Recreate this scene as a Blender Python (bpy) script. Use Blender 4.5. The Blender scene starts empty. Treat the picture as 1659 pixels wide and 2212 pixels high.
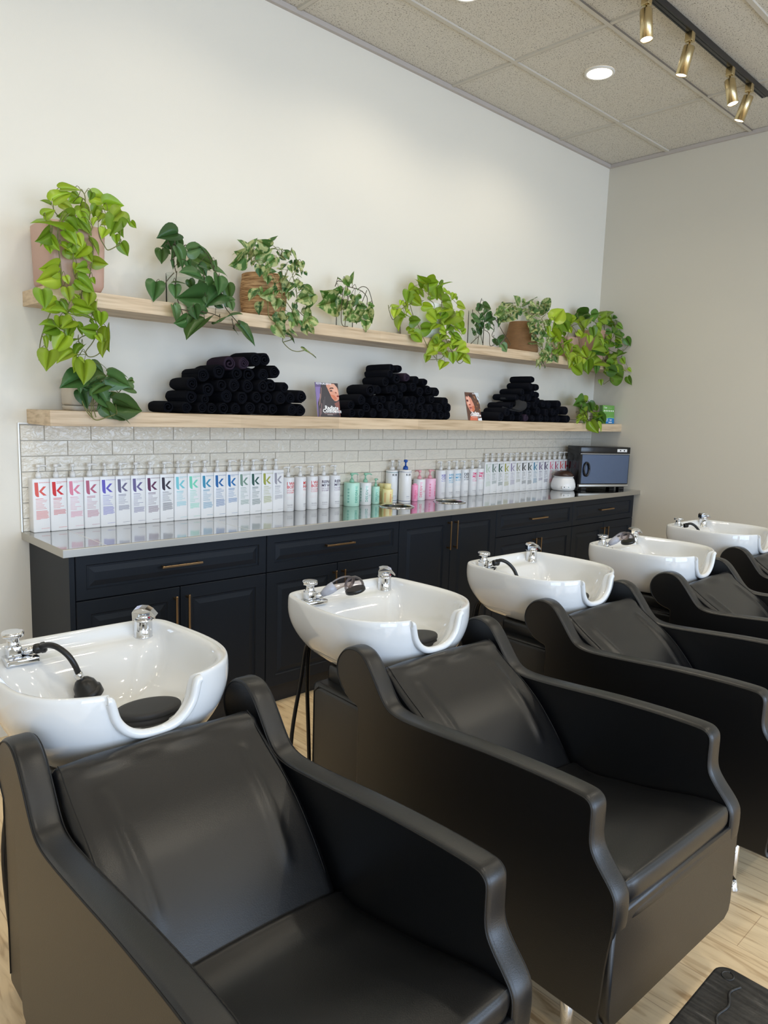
import bpy, bmesh, math, random
from math import sin, cos, pi, radians, sqrt, atan2
from mathutils import Vector, Matrix
random.seed(11)
S = bpy.context.scene
COL = S.collection

# ------------------------------------------------------------ camera
CAM = Vector((-0.997718, -3.346097, 1.485634))
cr, cu, cf = Vector((0.727845, -0.684961, 0.032724)), Vector((0.070635, 0.122354, 0.989970)), Vector((0.682094, 0.718233, -0.137437))
cd = bpy.data.cameras.new('camera'); cam = bpy.data.objects.new('camera', cd); COL.objects.link(cam)
m = Matrix((cr, cu, -cf)).transposed().to_4x4(); m.translation = CAM
cam.matrix_world = m
cd.sensor_fit = 'VERTICAL'; cd.sensor_height = 24.0; cd.lens = 24.0 * 1563.53 / 2212.0
cd.clip_start = .05
S.camera = cam
# ------------------------------------------------------------ world, light, exposure
S.view_settings.view_transform = 'Standard'; S.view_settings.look = 'None'
S.view_settings.gamma = 1; S.view_settings.use_curve_mapping = False
S.view_settings.exposure = -0.07
w = bpy.data.worlds.new('world'); S.world = w; w.use_nodes = True
w.node_tree.nodes['Background'].inputs[0].default_value = (.62, .78, 1.0, 1)
w.node_tree.nodes['Background'].inputs[1].default_value = 1.0
H = 3.538; XR = 4.607; XL = -4.6; YF = -7.5
def area(name, loc, rot, sx, sy, power, col):
    l = bpy.data.lights.new(name, 'AREA'); l.shape = 'RECTANGLE'; l.size = sx; l.size_y = sy
    l.energy = power; l.color = col
    o = bpy.data.objects.new(name, l); COL.objects.link(o); o.location = loc; o.rotation_euler = rot
    return o
# daylight at the shop-front glazing behind the camera
area('daylight_window', (-2.3, YF - .05, 1.55), (radians(90), 0, 0), 3.6, 2.9, 190, (.60, .76, 1.0))
area('daylight_window', (2.2, YF - .05, 1.55), (radians(90), 0, 0), 3.6, 2.9, 190, (.60, .76, 1.0))
SPOT_W = 11; DOWN_W = 20
WARM = (1.0, .91, .74)
def spot(name, loc, d, power, ang, blend, col=WARM, r=.03):
    l = bpy.data.lights.new(name, 'SPOT'); l.energy = power; l.spot_size = radians(ang); l.spot_blend = blend
    l.color = col; l.shadow_soft_size = r
    o = bpy.data.objects.new(name, l); COL.objects.link(o); o.location = loc
    o.rotation_euler = Vector(d).to_track_quat('-Z', 'Y').to_euler()
    return o

# ------------------------------------------------------------ materials
def lin(c):
    f = lambda v: (v/255)/12.92 if v/255 <= .04045 else ((v/255+.055)/1.055)**2.4
    return (f(c[0]), f(c[1]), f(c[2]), 1)
MATS = {}
def mat(name, rgb, rough=.5, metal=0, bump=None, **kw):
    if name in MATS: return MATS[name]
    m = bpy.data.materials.new(name); m.use_nodes = True; nt = m.node_tree; b = nt.nodes['Principled BSDF']
    b.inputs['Base Color'].default_value = lin(rgb); b.inputs['Roughness'].default_value = rough; b.inputs['Metallic'].default_value = metal
    for k, v in kw.items(): b.inputs[k.replace('_', ' ')].default_value = v
    if bump:
        sc, st = bump[:2]; tc = nt.nodes.new('ShaderNodeTexCoord'); n = nt.nodes.new('ShaderNodeTexNoise'); n.inputs['Scale'].default_value = sc
        n.inputs['Detail'].default_value = bump[2] if len(bump) > 2 else 4
        bp = nt.nodes.new('ShaderNodeBump'); bp.inputs['Strength'].default_value = st; bp.inputs['Distance'].default_value = .002
        nt.links.new(tc.outputs['Object'], n.inputs['Vector']); nt.links.new(n.outputs['Fac'], bp.inputs['Height']); nt.links.new(bp.outputs['Normal'], b.inputs['Normal'])
    MATS[name] = m; return m
def nodes(m): return m.node_tree.nodes, m.node_tree.links, m.node_tree.nodes['Principled BSDF']
def ramp(nt, src, stops, links):
    r = nt.new('ShaderNodeValToRGB'); e = r.color_ramp.elements
    while len(e) < len(stops): e.new(.5)
    for k, (p, c) in enumerate(stops): e[k].position = p; e[k].color = c if len(c) == 4 else lin(c)
    links.new(src, r.inputs[0]); return r
M_wall = mat('wall_paint', (231, 226, 214), .6, bump=(260, .12))
M_wallr = mat('right_wall_tone', (212, 206, 192), .6, bump=(260, .12))  # right wall, a tone darker than the other walls
M_ceil = mat('ceiling_tile', (214, 208, 196), .85)
n, l, b = nodes(M_ceil); tc = n.new('ShaderNodeTexCoord'); nz = n.new('ShaderNodeTexNoise'); nz.inputs['Scale'].default_value = 115; nz.inputs['Detail'].default_value = 3; nz.inputs['Roughness'].default_value=.6
mp = n.new('ShaderNodeMapping'); mp.inputs['Scale'].default_value = (1, 1.5, 1); l.new(tc.outputs['Object'], mp.inputs[0]); l.new(mp.outputs[0], nz.inputs['Vector'])
rp = ramp(n, nz.outputs['Fac'], [(.34, (120, 112, 100)), (.43, (212, 206, 194)), (1, (218, 212, 200))], l); l.new(rp.outputs[0], b.inputs['Base Color'])
bp = n.new('ShaderNodeBump'); bp.inputs['Strength'].default_value = .5; bp.inputs['Distance'].default_value = .003; l.new(rp.outputs[0], bp.inputs['Height']); l.new(bp.outputs[0], b.inputs['Normal'])
M_grid = mat('grid_white', (202, 196, 184), .9, Specular_IOR_Level=.1)
M_ring = mat('lamp_ring', (225, 222, 215), .5)
M_shadow = mat('tee_edge_shadow', (120, 112, 100), .9)  # dark colour standing in for the shadow line beside the tee bars
M_trimw = mat('wall_angle', (186, 178, 172), .5)
M_floor = mat('oak_floor', (200, 165, 120), .38)
n, l, b = nodes(M_floor); tc = n.new('ShaderNodeTexCoord'); mp = n.new('ShaderNodeMapping'); mp.inputs['Rotation'].default_value = (0, 0, pi/2); mp.inputs['Location'].default_value = (.3, .07, 0)
br = n.new('ShaderNodeTexBrick'); br.inputs['Scale'].default_value = 1; br.inputs['Brick Width'].default_value = 1.2; br.inputs['Row Height'].default_value = .19; br.inputs['Mortar Size'].default_value = .0012
br.inputs['Color1'].default_value = lin((250, 228, 190)); br.inputs['Color2'].default_value = lin((240, 211, 168)); br.inputs['Mortar'].default_value = lin((208, 178, 142)); br.inputs['Bias'].default_value = -.1
l.new(tc.outputs['Object'], mp.inputs[0]); l.new(mp.outputs[0], br.inputs['Vector'])
mp2 = n.new('ShaderNodeMapping'); mp2.inputs['Scale'].default_value = (14, 1.6, 1); nz = n.new('ShaderNodeTexNoise'); nz.inputs['Scale'].default_value = 2.4; nz.inputs['Detail'].default_value = 8; nz.inputs['Distortion'].default_value = 1.2
l.new(tc.outputs['Object'], mp2.inputs[0]); l.new(mp2.outputs[0], nz.inputs['Vector'])
rp = ramp(n, nz.outputs['Fac'], [(.3, (176, 150, 120)), (.46, (238, 232, 224)), (.7, (255, 253, 250))], l)
mx = n.new('ShaderNodeMixRGB'); mx.blend_type = 'MULTIPLY'; mx.inputs[0].default_value = .75; l.new(br.outputs['Color'], mx.inputs[1]); l.new(rp.outputs[0], mx.inputs[2]); l.new(mx.outputs[0], b.inputs['Base Color'])
M_oak = mat('shelf_oak', (222, 196, 158), .5)
n, l, b = nodes(M_oak); tc = n.new('ShaderNodeTexCoord'); mp = n.new('ShaderNodeMapping'); mp.inputs['Scale'].default_value = (2.2, 9, 46); nz = n.new('ShaderNodeTexNoise'); nz.inputs['Scale'].default_value = 1.6; nz.inputs['Detail'].default_value = 7
l.new(tc.outputs['Object'], mp.inputs[0]); l.new(mp.outputs[0], nz.inputs['Vector']); rp = ramp(n, nz.outputs['Fac'], [(.3, (182, 158, 126)), (.5, (212, 188, 156)), (.75, (226, 206, 176))], l)
wv = n.new('ShaderNodeTexBrick'); wv.inputs['Scale'].default_value = 1; wv.inputs['Brick Width'].default_value = .62; wv.inputs['Row Height'].default_value = .031*9; wv.inputs['Mortar Size'].default_value = 0
wv.inputs['Color1'].default_value = (1, 1, 1, 1); wv.inputs['Color2'].default_value = (.86, .85, .84, 1); l.new(tc.outputs['Object'], wv.inputs['Vector'])
mx = n.new('ShaderNodeMixRGB'); mx.blend_type = 'MULTIPLY'; mx.inputs[0].default_value = 1; l.new(rp.outputs[0], mx.inputs[1]); l.new(wv.outputs[0], mx.inputs[2]); l.new(mx.outputs[0], b.inputs['Base Color'])
M_cab = mat('navy_cabinet_paint', (16, 24, 34), .5, Specular_IOR_Level=.28)
M_toe = mat('toe_kick', (24, 25, 28), .6)
M_gap = mat('cabinet_gap', (10, 11, 13), .7)
M_brass = mat('brushed_brass', (206, 188, 146), .26, 1, bump=(300, .2))
M_bronze = mat('antique_brass', (170, 140, 104), .32, 1)
M_steel = mat('stainless_steel', (186, 184, 180), .07, 1)
n, l, b = nodes(M_steel); tc = n.new('ShaderNodeTexCoord'); mp = n.new('ShaderNodeMapping'); mp.inputs['Scale'].default_value = (1, 30, 30); nz = n.new('ShaderNodeTexNoise'); nz.inputs['Scale'].default_value = 6; nz.inputs['Detail'].default_value = 3
l.new(tc.outputs['Object'], mp.inputs[0]); l.new(mp.outputs[0], nz.inputs['Vector']); mr = n.new('ShaderNodeMapRange'); mr.inputs[3].default_value = .05; mr.inputs[4].default_value = .1; l.new(nz.outputs['Fac'], mr.inputs[0]); l.new(mr.outputs[0], b.inputs['Roughness'])
M_steelb = mat('brushed_steel_edge', (190, 187, 180), .45, .9)
M_streak = mat('pale_streak', (240, 240, 238), .4, .3)
M_tile = mat('glazed_tile', (226, 218, 202), .09)
n, l, b = nodes(M_tile); tc = n.new('ShaderNodeTexCoord'); mp = n.new('ShaderNodeMapping'); mp.inputs['Scale'].default_value = (1, 1, 1.7); nz = n.new('ShaderNodeTexNoise'); nz.inputs['Scale'].default_value = 21; nz.inputs['Detail'].default_value = 2.5; nz.inputs['Distortion'].default_value = 1.3
l.new(tc.outputs['Object'], mp.inputs[0]); l.new(mp.outputs[0], nz.inputs['Vector']); bp = n.new('ShaderNodeBump'); bp.inputs['Strength'].default_value = .75; bp.inputs['Distance'].default_value = .010
l.new(nz.outputs['Fac'], bp.inputs['Height']); l.new(bp.outputs[0], b.inputs['Normal'])
M_grout = mat('grout', (176, 170, 160), .8)
M_metw = mat('tile_edge_trim', (225, 222, 215), .3, .3)
M_leather = mat('black_leather', (8, 9, 12), .36, bump=(420, .16, 6), Specular_IOR_Level=.66)
M_seam = mat('seam_thread', (9, 9, 10), .6)
M_ceramic = mat('white_ceramic', (228, 229, 229), .06, Coat_Weight=.6, Coat_Roughness=.03)
M_chrome = mat('chrome', (225, 226, 228), .05, 1)
M_rubber = mat('black_rubber', (17, 17, 18), .35)
M_gel = mat('neck_gel', (38, 38, 40), .55, bump=(900, .2))
M_smoke = mat('smoky_plastic', (200, 195, 192), .05)
n_, l_, b_ = M_smoke.node_tree.nodes, M_smoke.node_tree.links, M_smoke.node_tree.nodes['Principled BSDF']
tp = n_.new('ShaderNodeBsdfTransparent'); tp.inputs[0].default_value = (.80, .77, .77, 1); ms = n_.new('ShaderNodeMixShader'); fr = n_.new('ShaderNodeLayerWeight'); fr.inputs[0].default_value = .22
l_.new(fr.outputs['Fresnel'], ms.inputs[0]); l_.new(tp.outputs[0], ms.inputs[1]); l_.new(b_.outputs[0], ms.inputs[2]); l_.new(ms.outputs[0], n_['Material Output'].inputs[0])
M_blueband = mat('blue_clear_plastic', (190, 192, 204), .08, Transmission_Weight=.3)
M_white = mat('white_plastic', (236, 236, 236), .28)
M_pump = mat('pump_white', (232, 231, 228), .3)
M_bgreen = mat('mint_plastic', (186, 230, 212), .35); M_bgreen2 = mat('mint_pump', (150, 204, 176), .35)
M_pink = mat('pink_plastic', (244, 192, 216), .35); M_pinkp = mat('rose_pump', (240, 172, 180), .35)
M_hot = mat('hot_pink_plastic', (248, 165, 200), .35)
M_yel = mat('yellow_plastic', (244, 232, 172), .38)
M_blue = mat('blue_pump', (20, 80, 165), .3)
M_glass = mat('clear_glass', (245, 250, 248), .02)
n_, l_, b_ = M_glass.node_tree.nodes, M_glass.node_tree.links, M_glass.node_tree.nodes['Principled BSDF']
tp = n_.new('ShaderNodeBsdfTransparent'); tp.inputs[0].default_value = (.93, .96, .95, 1); gl = n_.new('ShaderNodeBsdfGlossy'); gl.inputs['Roughness'].default_value = .03; fr = n_.new('ShaderNodeLayerWeight'); fr.inputs[0].default_value = .07; ms = n_.new('ShaderNodeMixShader')
l_.new(fr.outputs['Fresnel'], ms.inputs[0]); l_.new(tp.outputs[0], ms.inputs[1]); l_.new(gl.outputs[0], ms.inputs[2]); l_.new(ms.outputs[0], n_['Material Output'].inputs[0])
M_pinkpot = mat('blush_ceramic', (196, 160, 144), .45)
M_whitepot = mat('white_ceramic_pot', (222, 224, 220), .22)
M_cream = mat('cream_pot', (206, 196, 180), .5)
M_soil = mat('potting_soil', (38, 28, 20), .95, bump=(120, 1))
M_stem = mat('vine_stem', (110, 112, 58), .5)
M_stemd = mat('vine_stem_dark', (70, 62, 40), .5)
M_towel = mat('terry_black', (23, 25, 33), 1.0, bump=(500, 1.0, 2), Specular_IOR_Level=.1)
M_towelp = mat('terry_faded_purple', (66, 54, 70), 1.0, bump=(500, 1.0, 2), Specular_IOR_Level=.1)
M_rope = mat('jute_rope', (170, 126, 82), .85, bump=(240, .8))
n, l, b = nodes(M_rope); nz = n.new('ShaderNodeTexNoise'); nz.inputs['Scale'].default_value = 14; tc = n.new('ShaderNodeTexCoord'); mp = n.new('ShaderNodeMapping'); mp.inputs['Scale'].default_value = (1, 1, 9); l.new(tc.outputs['Object'], mp.inputs[0]); l.new(mp.outputs[0], nz.inputs['Vector']); rp = ramp(n, nz.outputs['Fac'], [(.35, (150, 110, 70)), (.65, (214, 172, 124))], l); l.new(rp.outputs[0], b.inputs['Base Color'])
M_rope2 = mat('brown_rope', (140, 104, 68), .85, bump=(240, .8))
M_black = mat('black_enamel', (16, 16, 19), .18)
M_door = mat('blue_steel_door', (98, 112, 138), .25, .75)
M_wax = mat('brown_lid', (62, 42, 36), .3)
M_mat = mat('worn_black_vinyl', (40, 39, 38), .5, bump=(60, .6))
n, l, b = nodes(M_mat); tc = n.new('ShaderNodeTexCoord'); mp = n.new('ShaderNodeMapping'); mp.inputs['Scale'].default_value = (22, 3, 3); nz = n.new('ShaderNodeTexNoise'); nz.inputs['Scale'].default_value = 5; nz.inputs['Detail'].default_value = 6
l.new(tc.outputs['Object'], mp.inputs[0]); l.new(mp.outputs[0], nz.inputs['Vector']); rp = ramp(n, nz.outputs['Fac'], [(.4, (30, 29, 28)), (.62, (58, 56, 53)), (.75, (92, 88, 84))], l); l.new(rp.outputs[0], b.inputs['Base Color'])
M_track = mat('track_black', (24, 24, 27), .35)
M_red = mat('red_dot', (170, 20, 50), .4)
def emis(name, rgb, s):
    m = mat(name, rgb, .5); b = m.node_tree.nodes['Principled BSDF']; b.inputs['Emission Color'].default_value = lin(rgb); b.inputs['Emission Strength'].default_value = s; return m
M_lamp = emis('lamp_glow', (255, 246, 225), 14)
M_leaf = mat('leaf', (90, 140, 40), .32)
n, l, b = nodes(M_leaf); at = n.new('ShaderNodeAttribute'); at.attribute_name = 'Col'; l.new(at.outputs['Color'], b.inputs['Base Color'])
tr = n.new('ShaderNodeBsdfTranslucent'); ms = n.new('ShaderNodeMixShader'); ms.inputs[0].default_value = .32; out = n['Material Output']
l.new(at.outputs['Color'], tr.inputs[0]); l.new(b.outputs[0], ms.inputs[1]); l.new(tr.outputs[0], ms.inputs[2]); l.new(ms.outputs[0], out.inputs[0])
M_leafv = mat('leaf_variegated', (90, 140, 60), .4)
n, l, b = nodes(M_leafv); at = n.new('ShaderNodeAttribute'); at.attribute_name = 'Col'; tc = n.new('ShaderNodeTexCoord'); nz = n.new('ShaderNodeTexNoise'); nz.inputs['Scale'].default_value = 34; nz.inputs['Detail'].default_value = 3
l.new(tc.outputs['Object'], nz.inputs['Vector']); rp = ramp(n, nz.outputs['Fac'], [(.47, (0, 0, 0, 1)), (.56, (.75, .75, .75, 1))], l); mx = n.new('ShaderNodeMixRGB'); mx.inputs[2].default_value = lin((206, 212, 150))
l.new(rp.outputs[0], mx.inputs[0]); l.new(at.outputs['Color'], mx.inputs[1]); l.new(mx.outputs[0], b.inputs['Base Color'])
tr = n.new('ShaderNodeBsdfTranslucent'); ms = n.new('ShaderNodeMixShader'); ms.inputs[0].default_value = .28; out = n['Material Output']
l.new(mx.outputs[0], tr.inputs[0]); l.new(b.outputs[0], ms.inputs[1]); l.new(tr.outputs[0], ms.inputs[2]); l.new(ms.outputs[0], out.inputs[0])

# ------------------------------------------------------------ mesh helpers
class MB:
    def __init__(s): s.v = []; s.f = []; s.m = []; s.sm = []; s.mats = []
    def mi(s, m):
        if m is None: m = s.mats[0] if s.mats else None
        if m not in s.mats: s.mats.append(m)
        return s.mats.index(m)
    def add(s, vs, fs, m=None, smooth=False, T=None):
        o = len(s.v); k = s.mi(m)
        s.v += [tuple(T @ Vector(p)) if T else tuple(p) for p in vs]
        for f in fs: s.f.append([i + o for i in f]); s.m.append(k); s.sm.append(smooth)
    def box(s, x0, x1, y0, y1, z0, z1, m=None, T=None, bev=0, seg=2, smooth=False):
        if bev <= 0:
            vs = [(x0,y0,z0),(x1,y0,z0),(x1,y1,z0),(x0,y1,z0),(x0,y0,z1),(x1,y0,z1),(x1,y1,z1),(x0,y1,z1)]
            s.add(vs, [(0,3,2,1),(4,5,6,7),(0,1,5,4),(1,2,6,5),(2,3,7,6),(3,0,4,7)], m, False, T); return
        bm = bmesh.new(); bmesh.ops.create_cube(bm, size=1)
        for v in bm.verts: v.co = Vector(((x0+x1)/2 + v.co.x*(x1-x0), (y0+y1)/2 + v.co.y*(y1-y0), (z0+z1)/2 + v.co.z*(z1-z0)))
        bmesh.ops.bevel(bm, geom=bm.edges[:], offset=bev, segments=seg, profile=.5, affect='EDGES')
        bm.verts.index_update(); s.add([v.co[:] for v in bm.verts], [[v.index for v in f.verts] for f in bm.faces], m, True if smooth or seg > 1 else False, T); bm.free()
    def lathe(s, prof, c=(0,0,0), n=20, m=None, T=None, sx=1, sy=1, cap=True, smooth=True):
        vs = []; fs = []
        for (r, z) in prof:
            for k in range(n): a = 2*pi*k/n; vs.append((c[0]+r*cos(a)*sx, c[1]+r*sin(a)*sy, c[2]+z))
        for j in range(len(prof)-1):
            for k in range(n): k2 = (k+1) % n; fs.append((j*n+k, j*n+k2, (j+1)*n+k2, (j+1)*n+k))
        s.add(vs, fs, m, smooth, T)
        if cap: s.add(vs[:n], [list(range(n-1,-1,-1))], m, False, T); s.add(vs[-n:], [list(range(n))], m, False, T)
    def cyl(s, p0, p1, r0, r1=None, n=16, m=None, cap=True, T=None):
        r1 = r0 if r1 is None else r1; p0 = Vector(p0); p1 = Vector(p1); q = (p1-p0).to_track_quat('Z', 'Y').to_matrix().to_4x4(); q.translation = p0
        s.lathe([(r0, 0), (r1, (p1-p0).length)], n=n, m=m, T=(T @ q if T else q), cap=cap)
    def tube(s, pts, r, n=8, m=None, T=None, rf=None):
        pts = [Vector(p) for p in pts]; vs = []; fs = []; up = None
        for i, p in enumerate(pts):
            t = (pts[min(i+1, len(pts)-1)] - pts[max(i-1, 0)]); t = t.normalized() if t.length > 1e-9 else Vector((0,0,1))
            if up is None: up = t.orthogonal().normalized()
            else: up = (up - t*up.dot(t)); up = up.normalized() if up.length > 1e-6 else t.orthogonal().normalized()
            w = t.cross(up); rr = r*(rf[i] if rf else 1)
            for k in range(n): a = 2*pi*k/n; vs.append(p + up*cos(a)*rr + w*sin(a)*rr)
        for i in range(len(pts)-1):
            for k in range(n): k2 = (k+1) % n; fs.append((i*n+k, i*n+k2, (i+1)*n+k2, (i+1)*n+k))
        fs.append(tuple(range(n-1,-1,-1))); fs.append(tuple(range((len(pts)-1)*n, len(pts)*n)))
        s.add(vs, fs, m, True, T)
    def poly(s, pts, m=None, T=None): s.add(pts, [list(range(len(pts)))], m, False, T)
    def build(s, name, parent=None, mats=None, recalc=True):
        me = bpy.data.meshes.new(name); me.from_pydata(s.v, [], s.f)
        for m in (mats or s.mats): me.materials.append(m)
        me.polygons.foreach_set('material_index', s.m); me.polygons.foreach_set('use_smooth', s.sm)
        if recalc:
            bm = bmesh.new(); bm.from_mesh(me); bmesh.ops.remove_doubles(bm, verts=bm.verts, dist=1e-5); bmesh.ops.recalc_face_normals(bm, faces=bm.faces); bm.to_mesh(me); bm.free()
        o = bpy.data.objects.new(name, me); COL.objects.link(o)
        if parent: o.parent = parent
        return o
def tag(o, label, cat, group=None, kind=None):
    o['label'] = label; o['category'] = cat
    if group: o['group'] = group
    if kind: o['kind'] = kind
    return o
def empty(name, loc=(0,0,0), rz=0):
    o = bpy.data.objects.new(name, None); COL.objects.link(o); o.location = loc; o.rotation_euler = (0,0,rz); o.empty_display_size = .05
    return o
def struct(o): o['kind'] = 'structure'; return o
def copy_tree(o, parent=None):
    c = o.copy(); COL.objects.link(c); c.parent = parent
    for ch in [q for q in bpy.data.objects if q.parent == o]: copy_tree(ch, c)
    return c
def smoothpath(pts, n=6, closed=False):
    P = [Vector(p) for p in pts]; N = len(P); out = []
    rng = range(N) if closed else range(N-1)
    for i in rng:
        g = (lambda k: P[k % N]) if closed else (lambda k: P[max(0, min(N-1, k))])
        a, b, c, d = g(i-1), g(i), g(i+1), g(i+2)
        for k in range(n):
            t = k/n; out.append(.5*((2*b) + (c-a)*t + (2*a-5*b+4*c-d)*t*t + (3*b-a-3*c+d)*t**3))
    if not closed: out.append(P[-1])
    return out
def prof_extrude(prof, cols, m, disp=None):
    """closed (y,z) outline swept along x; cols = [(x, outward offset)]"""
    N = len(prof); P = [Vector((p[0], p[1])) for p in prof]
    ar = sum(P[i].x*P[(i+1)%N].y - P[(i+1)%N].x*P[i].y for i in range(N))
    sg = 1 if ar > 0 else -1
    nr = []
    for i in range(N):
        t = (P[(i+1)%N]-P[i-1]); t = t.normalized() if t.length > 0 else Vector((1,0)); nr.append(Vector((t.y, -t.x))*sg)
    mb = MB(); vs = []; fs = []
    for (x, off) in cols:
        for i in range(N):
            d = off + (disp(x, P[i].x, P[i].y) if disp else 0); q = P[i] + nr[i]*d; vs.append((x, q.x, q.y))
    for j in range(len(cols)-1):
        for i in range(N): i2 = (i+1) % N; fs.append((j*N+i, j*N+i2, (j+1)*N+i2, (j+1)*N+i))
    mb.add(vs, fs, m, True); mb.add(vs[:N], [list(range(N))], m); mb.add(vs[-N:], [list(range(N))], m)
    return mb
TXT = {}
def text_geo(s, size=1.0, align='LEFT', bold=0):
    k = (s, size, align, bold)
    if k in TXT: return TXT[k]
    cu_ = bpy.data.curves.new('t', 'FONT'); cu_.body = s; cu_.size = size; cu_.align_x = align; cu_.offset = bold; cu_.resolution_u = 2
    o = bpy.data.objects.new('t', cu_); COL.objects.link(o); bpy.context.view_layer.update()
    dg = bpy.context.evaluated_depsgraph_get(); me = bpy.data.meshes.new_from_object(o.evaluated_get(dg))
    r = ([v.co[:] for v in me.vertices], [list(p.vertices) for p in me.polygons])
    bpy.data.objects.remove(o); bpy.data.meshes.remove(me); bpy.data.curves.remove(cu_)
    TXT[k] = r; return r

# ------------------------------------------------------------ room shell
mb = MB(); mb.box(XL, XR, YF, 0, -.05, 0, M_floor); struct(mb.build('floor'))
mb = MB(); mb.box(XL-.1, XR+.1, 0, .1, 0, H+.1, M_wall); struct(mb.build('wall_back'))
mb = MB(); mb.box(XR, XR+.1, YF, 0, 0, H+.1, M_wallr); struct(mb.build('wall_right'))
mb = MB(); mb.box(XL-.1, XL, YF, 0, 0, H+.1, M_wall); struct(mb.build('wall_left'))
mb = MB()
for (a, b_) in ((XL, -4.1), (-.5, .4), (4.0, XR)): mb.box(a, b_, YF-.1, YF, 0, H, M_wall)
for (a, b_) in ((-4.1, -.5), (.4, 4.0)): mb.box(a, b_, YF-.1, YF, 0, .1, M_wall); mb.box(a, b_, YF-.1, YF, 3.0, H, M_wall)
struct(mb.build('wall_front'))
for k, (a, b_) in enumerate(((-4.1, -.5), (.4, 4.0))):
    mb = MB(); mb.box(a, b_, YF-.04, YF, .1, .16, M_black); mb.box(a, b_, YF-.04, YF, 2.94, 3.0, M_black)
    for x in (a, (a+b_)/2-.03, b_-.06): mb.box(x, x+.06, YF-.04, YF, .16, 2.94, M_black)
    struct(mb.build('window_%d' % (k+1)))
# suspended ceiling: tiles, tee bars, wall angle
mb = MB(); mb.box(XL, XR, YF, 0, H+.008, H+.05, M_ceil); struct(mb.build('ceiling'))
mb = MB(); X0 = XR-.7614; Y0 = -.4997
k = -1
while X0 - 1.2075*k > XL:
    x = X0 - 1.2075*k
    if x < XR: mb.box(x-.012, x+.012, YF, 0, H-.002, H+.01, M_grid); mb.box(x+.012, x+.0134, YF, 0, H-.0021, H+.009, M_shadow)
    k += 1
k = 0
while Y0 - .61*k > YF: y = Y0-.61*k; mb.box(XL, XR, y-.012, y+.012, H-.0025, H+.0095, M_grid); k += 1
mb.box(XL, XR, Y0-.6233, Y0-.6220, H-.0026, H+.009, M_shadow)  # painted shadow line along one cross bar, no real gap
struct(mb.build('trim_1'))
mb = MB(); mb.box(XL, XR, -.022, 0, H-.02, H+.006, M_trimw); mb.box(XR-.022, XR, YF, -.022, H-.02, H+.006, M_trimw); struct(mb.build('trim_2'))
# backsplash tiles
mb = MB(); mb.box(.002, XR, -.004, 0, .914, 1.384, M_grout)
r_ = 0; z = 1.377
while z > .915:
    z0 = max(z-.0645, .9145); off = .106 if r_ % 2 == 0 else .2045
    x = off - .2035*2
    while x < XR:
        a, b_ = max(x+.0016, .008), min(x+.2035-.0016, XR-.001)
        if b_ - a > .01: mb.box(a, b_, -.0085, -.001, z0, z, M_tile, bev=.0012, seg=1)
        x += .2035
    z -= .0678; r_ += 1
struct(mb.build('trim_3'))
mb = MB(); mb.box(-.002, .003, -.0105, 0, .914, 1.388, M_metw); mb.box(.003, .06, -.0105, 0, 1.383, 1.388, M_metw); struct(mb.build('trim_4'))

# ------------------------------------------------------------ shelves, counter
def shelf(name, z, t, d, label):
    mb = MB(); mb.box(.0383, XR, -d, 0, z-t, z, M_oak, bev=.0015, seg=1); return tag(mb.build(name), label, 'shelf')
ZU, DU = 1.936, .2623; ZL, DL = 1.446, .2836
shelf('floating_shelf', ZU, .0615, DU, 'upper light oak floating shelf holding the row of trailing plants')
shelf('floating_shelf', ZL, .0624, DL, 'lower light oak floating shelf holding the rolled towels, just above the tiles')
ZC = .914; DC = .4959
ct = empty('countertop', (0, 0, ZC))
HOLES = [(2.08, -.215), (2.56, -.22)]
# top plate with two round openings
bm = bmesh.new(); xs = [0.0]; 
def ringverts(c, r, n=32): return [(c[0]+r*cos(2*pi*k/n), c[1]+r*sin(2*pi*k/n)) for k in range(n)]
mb = MB(); R_ = .098
segx = [0] + sorted([h[0]+s*.13 for h in HOLES for s in (-1, 1)]) + [XR]
for a, b_ in ((segx[0], segx[1]), (segx[2], segx[3]), (segx[4], segx[5])): mb.poly([(a,-DC+.004,0),(b_,-DC+.004,0),(b_,0,0),(a,0,0)], M_steel)
for (hx, hy), a, b_ in zip(HOLES, (segx[1], segx[3]), (segx[2], segx[4])):
    n_ = 32; rv = ringverts((hx, hy), R_, n_); sq = []
    for (px, py) in rv:
        dx, dy = px-hx, py-hy; t = min([((b_-hx)/dx if dx > 0 else (a-hx)/dx) if abs(dx) > 1e-6 else 9, ((0-hy)/dy if dy > 0 else (-DC+.004-hy)/dy) if abs(dy) > 1e-6 else 9]); sq.append((hx+dx*t, hy+dy*t))
    for k in range(n_):
        k2 = (k+1) % n_; mb.poly([(*rv[k],0),(*sq[k],0),(*sq[k2],0),(*rv[k2],0)], M_steel)
        if abs(sq[k][0]-sq[k2][0]) > 1e-5 and abs(sq[k][1]-sq[k2][1]) > 1e-5:
            cxx = b_ if sq[k][0] > hx else a; cyy = 0 if sq[k][1] > hy else -DC+.004; mb.poly([(*sq[k],0),(cxx,cyy,0),(*sq[k2],0)], M_steel)
mb.build('counter_surface', ct, recalc=False)
mb = MB(); r4 = [(-DC+.004, 0), (-DC+.0012, -.0012), (-DC, -.004), (-DC, -.0333), (-DC+.02, -.0333), (-DC+.02, -.028)]
for i in range(5): (a0,b0),(a1,b1) = r4[i], r4[i+1]; mb.add([(0,a0,b0),(XR,a0,b0),(XR,a1,b1),(0,a1,b1)], [(0,1,2,3)], M_steelb, i < 3)
mb.poly([(0,0,0),(0,-DC+.004,0),(0,-DC,-.004),(0,-DC,-.0333),(0,0,-.0333)], M_steelb); mb.poly([(0,0,-.0333),(XR,0,-.0333),(XR,-DC,-.0333),(0,-DC,-.0333)], M_steelb)
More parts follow.
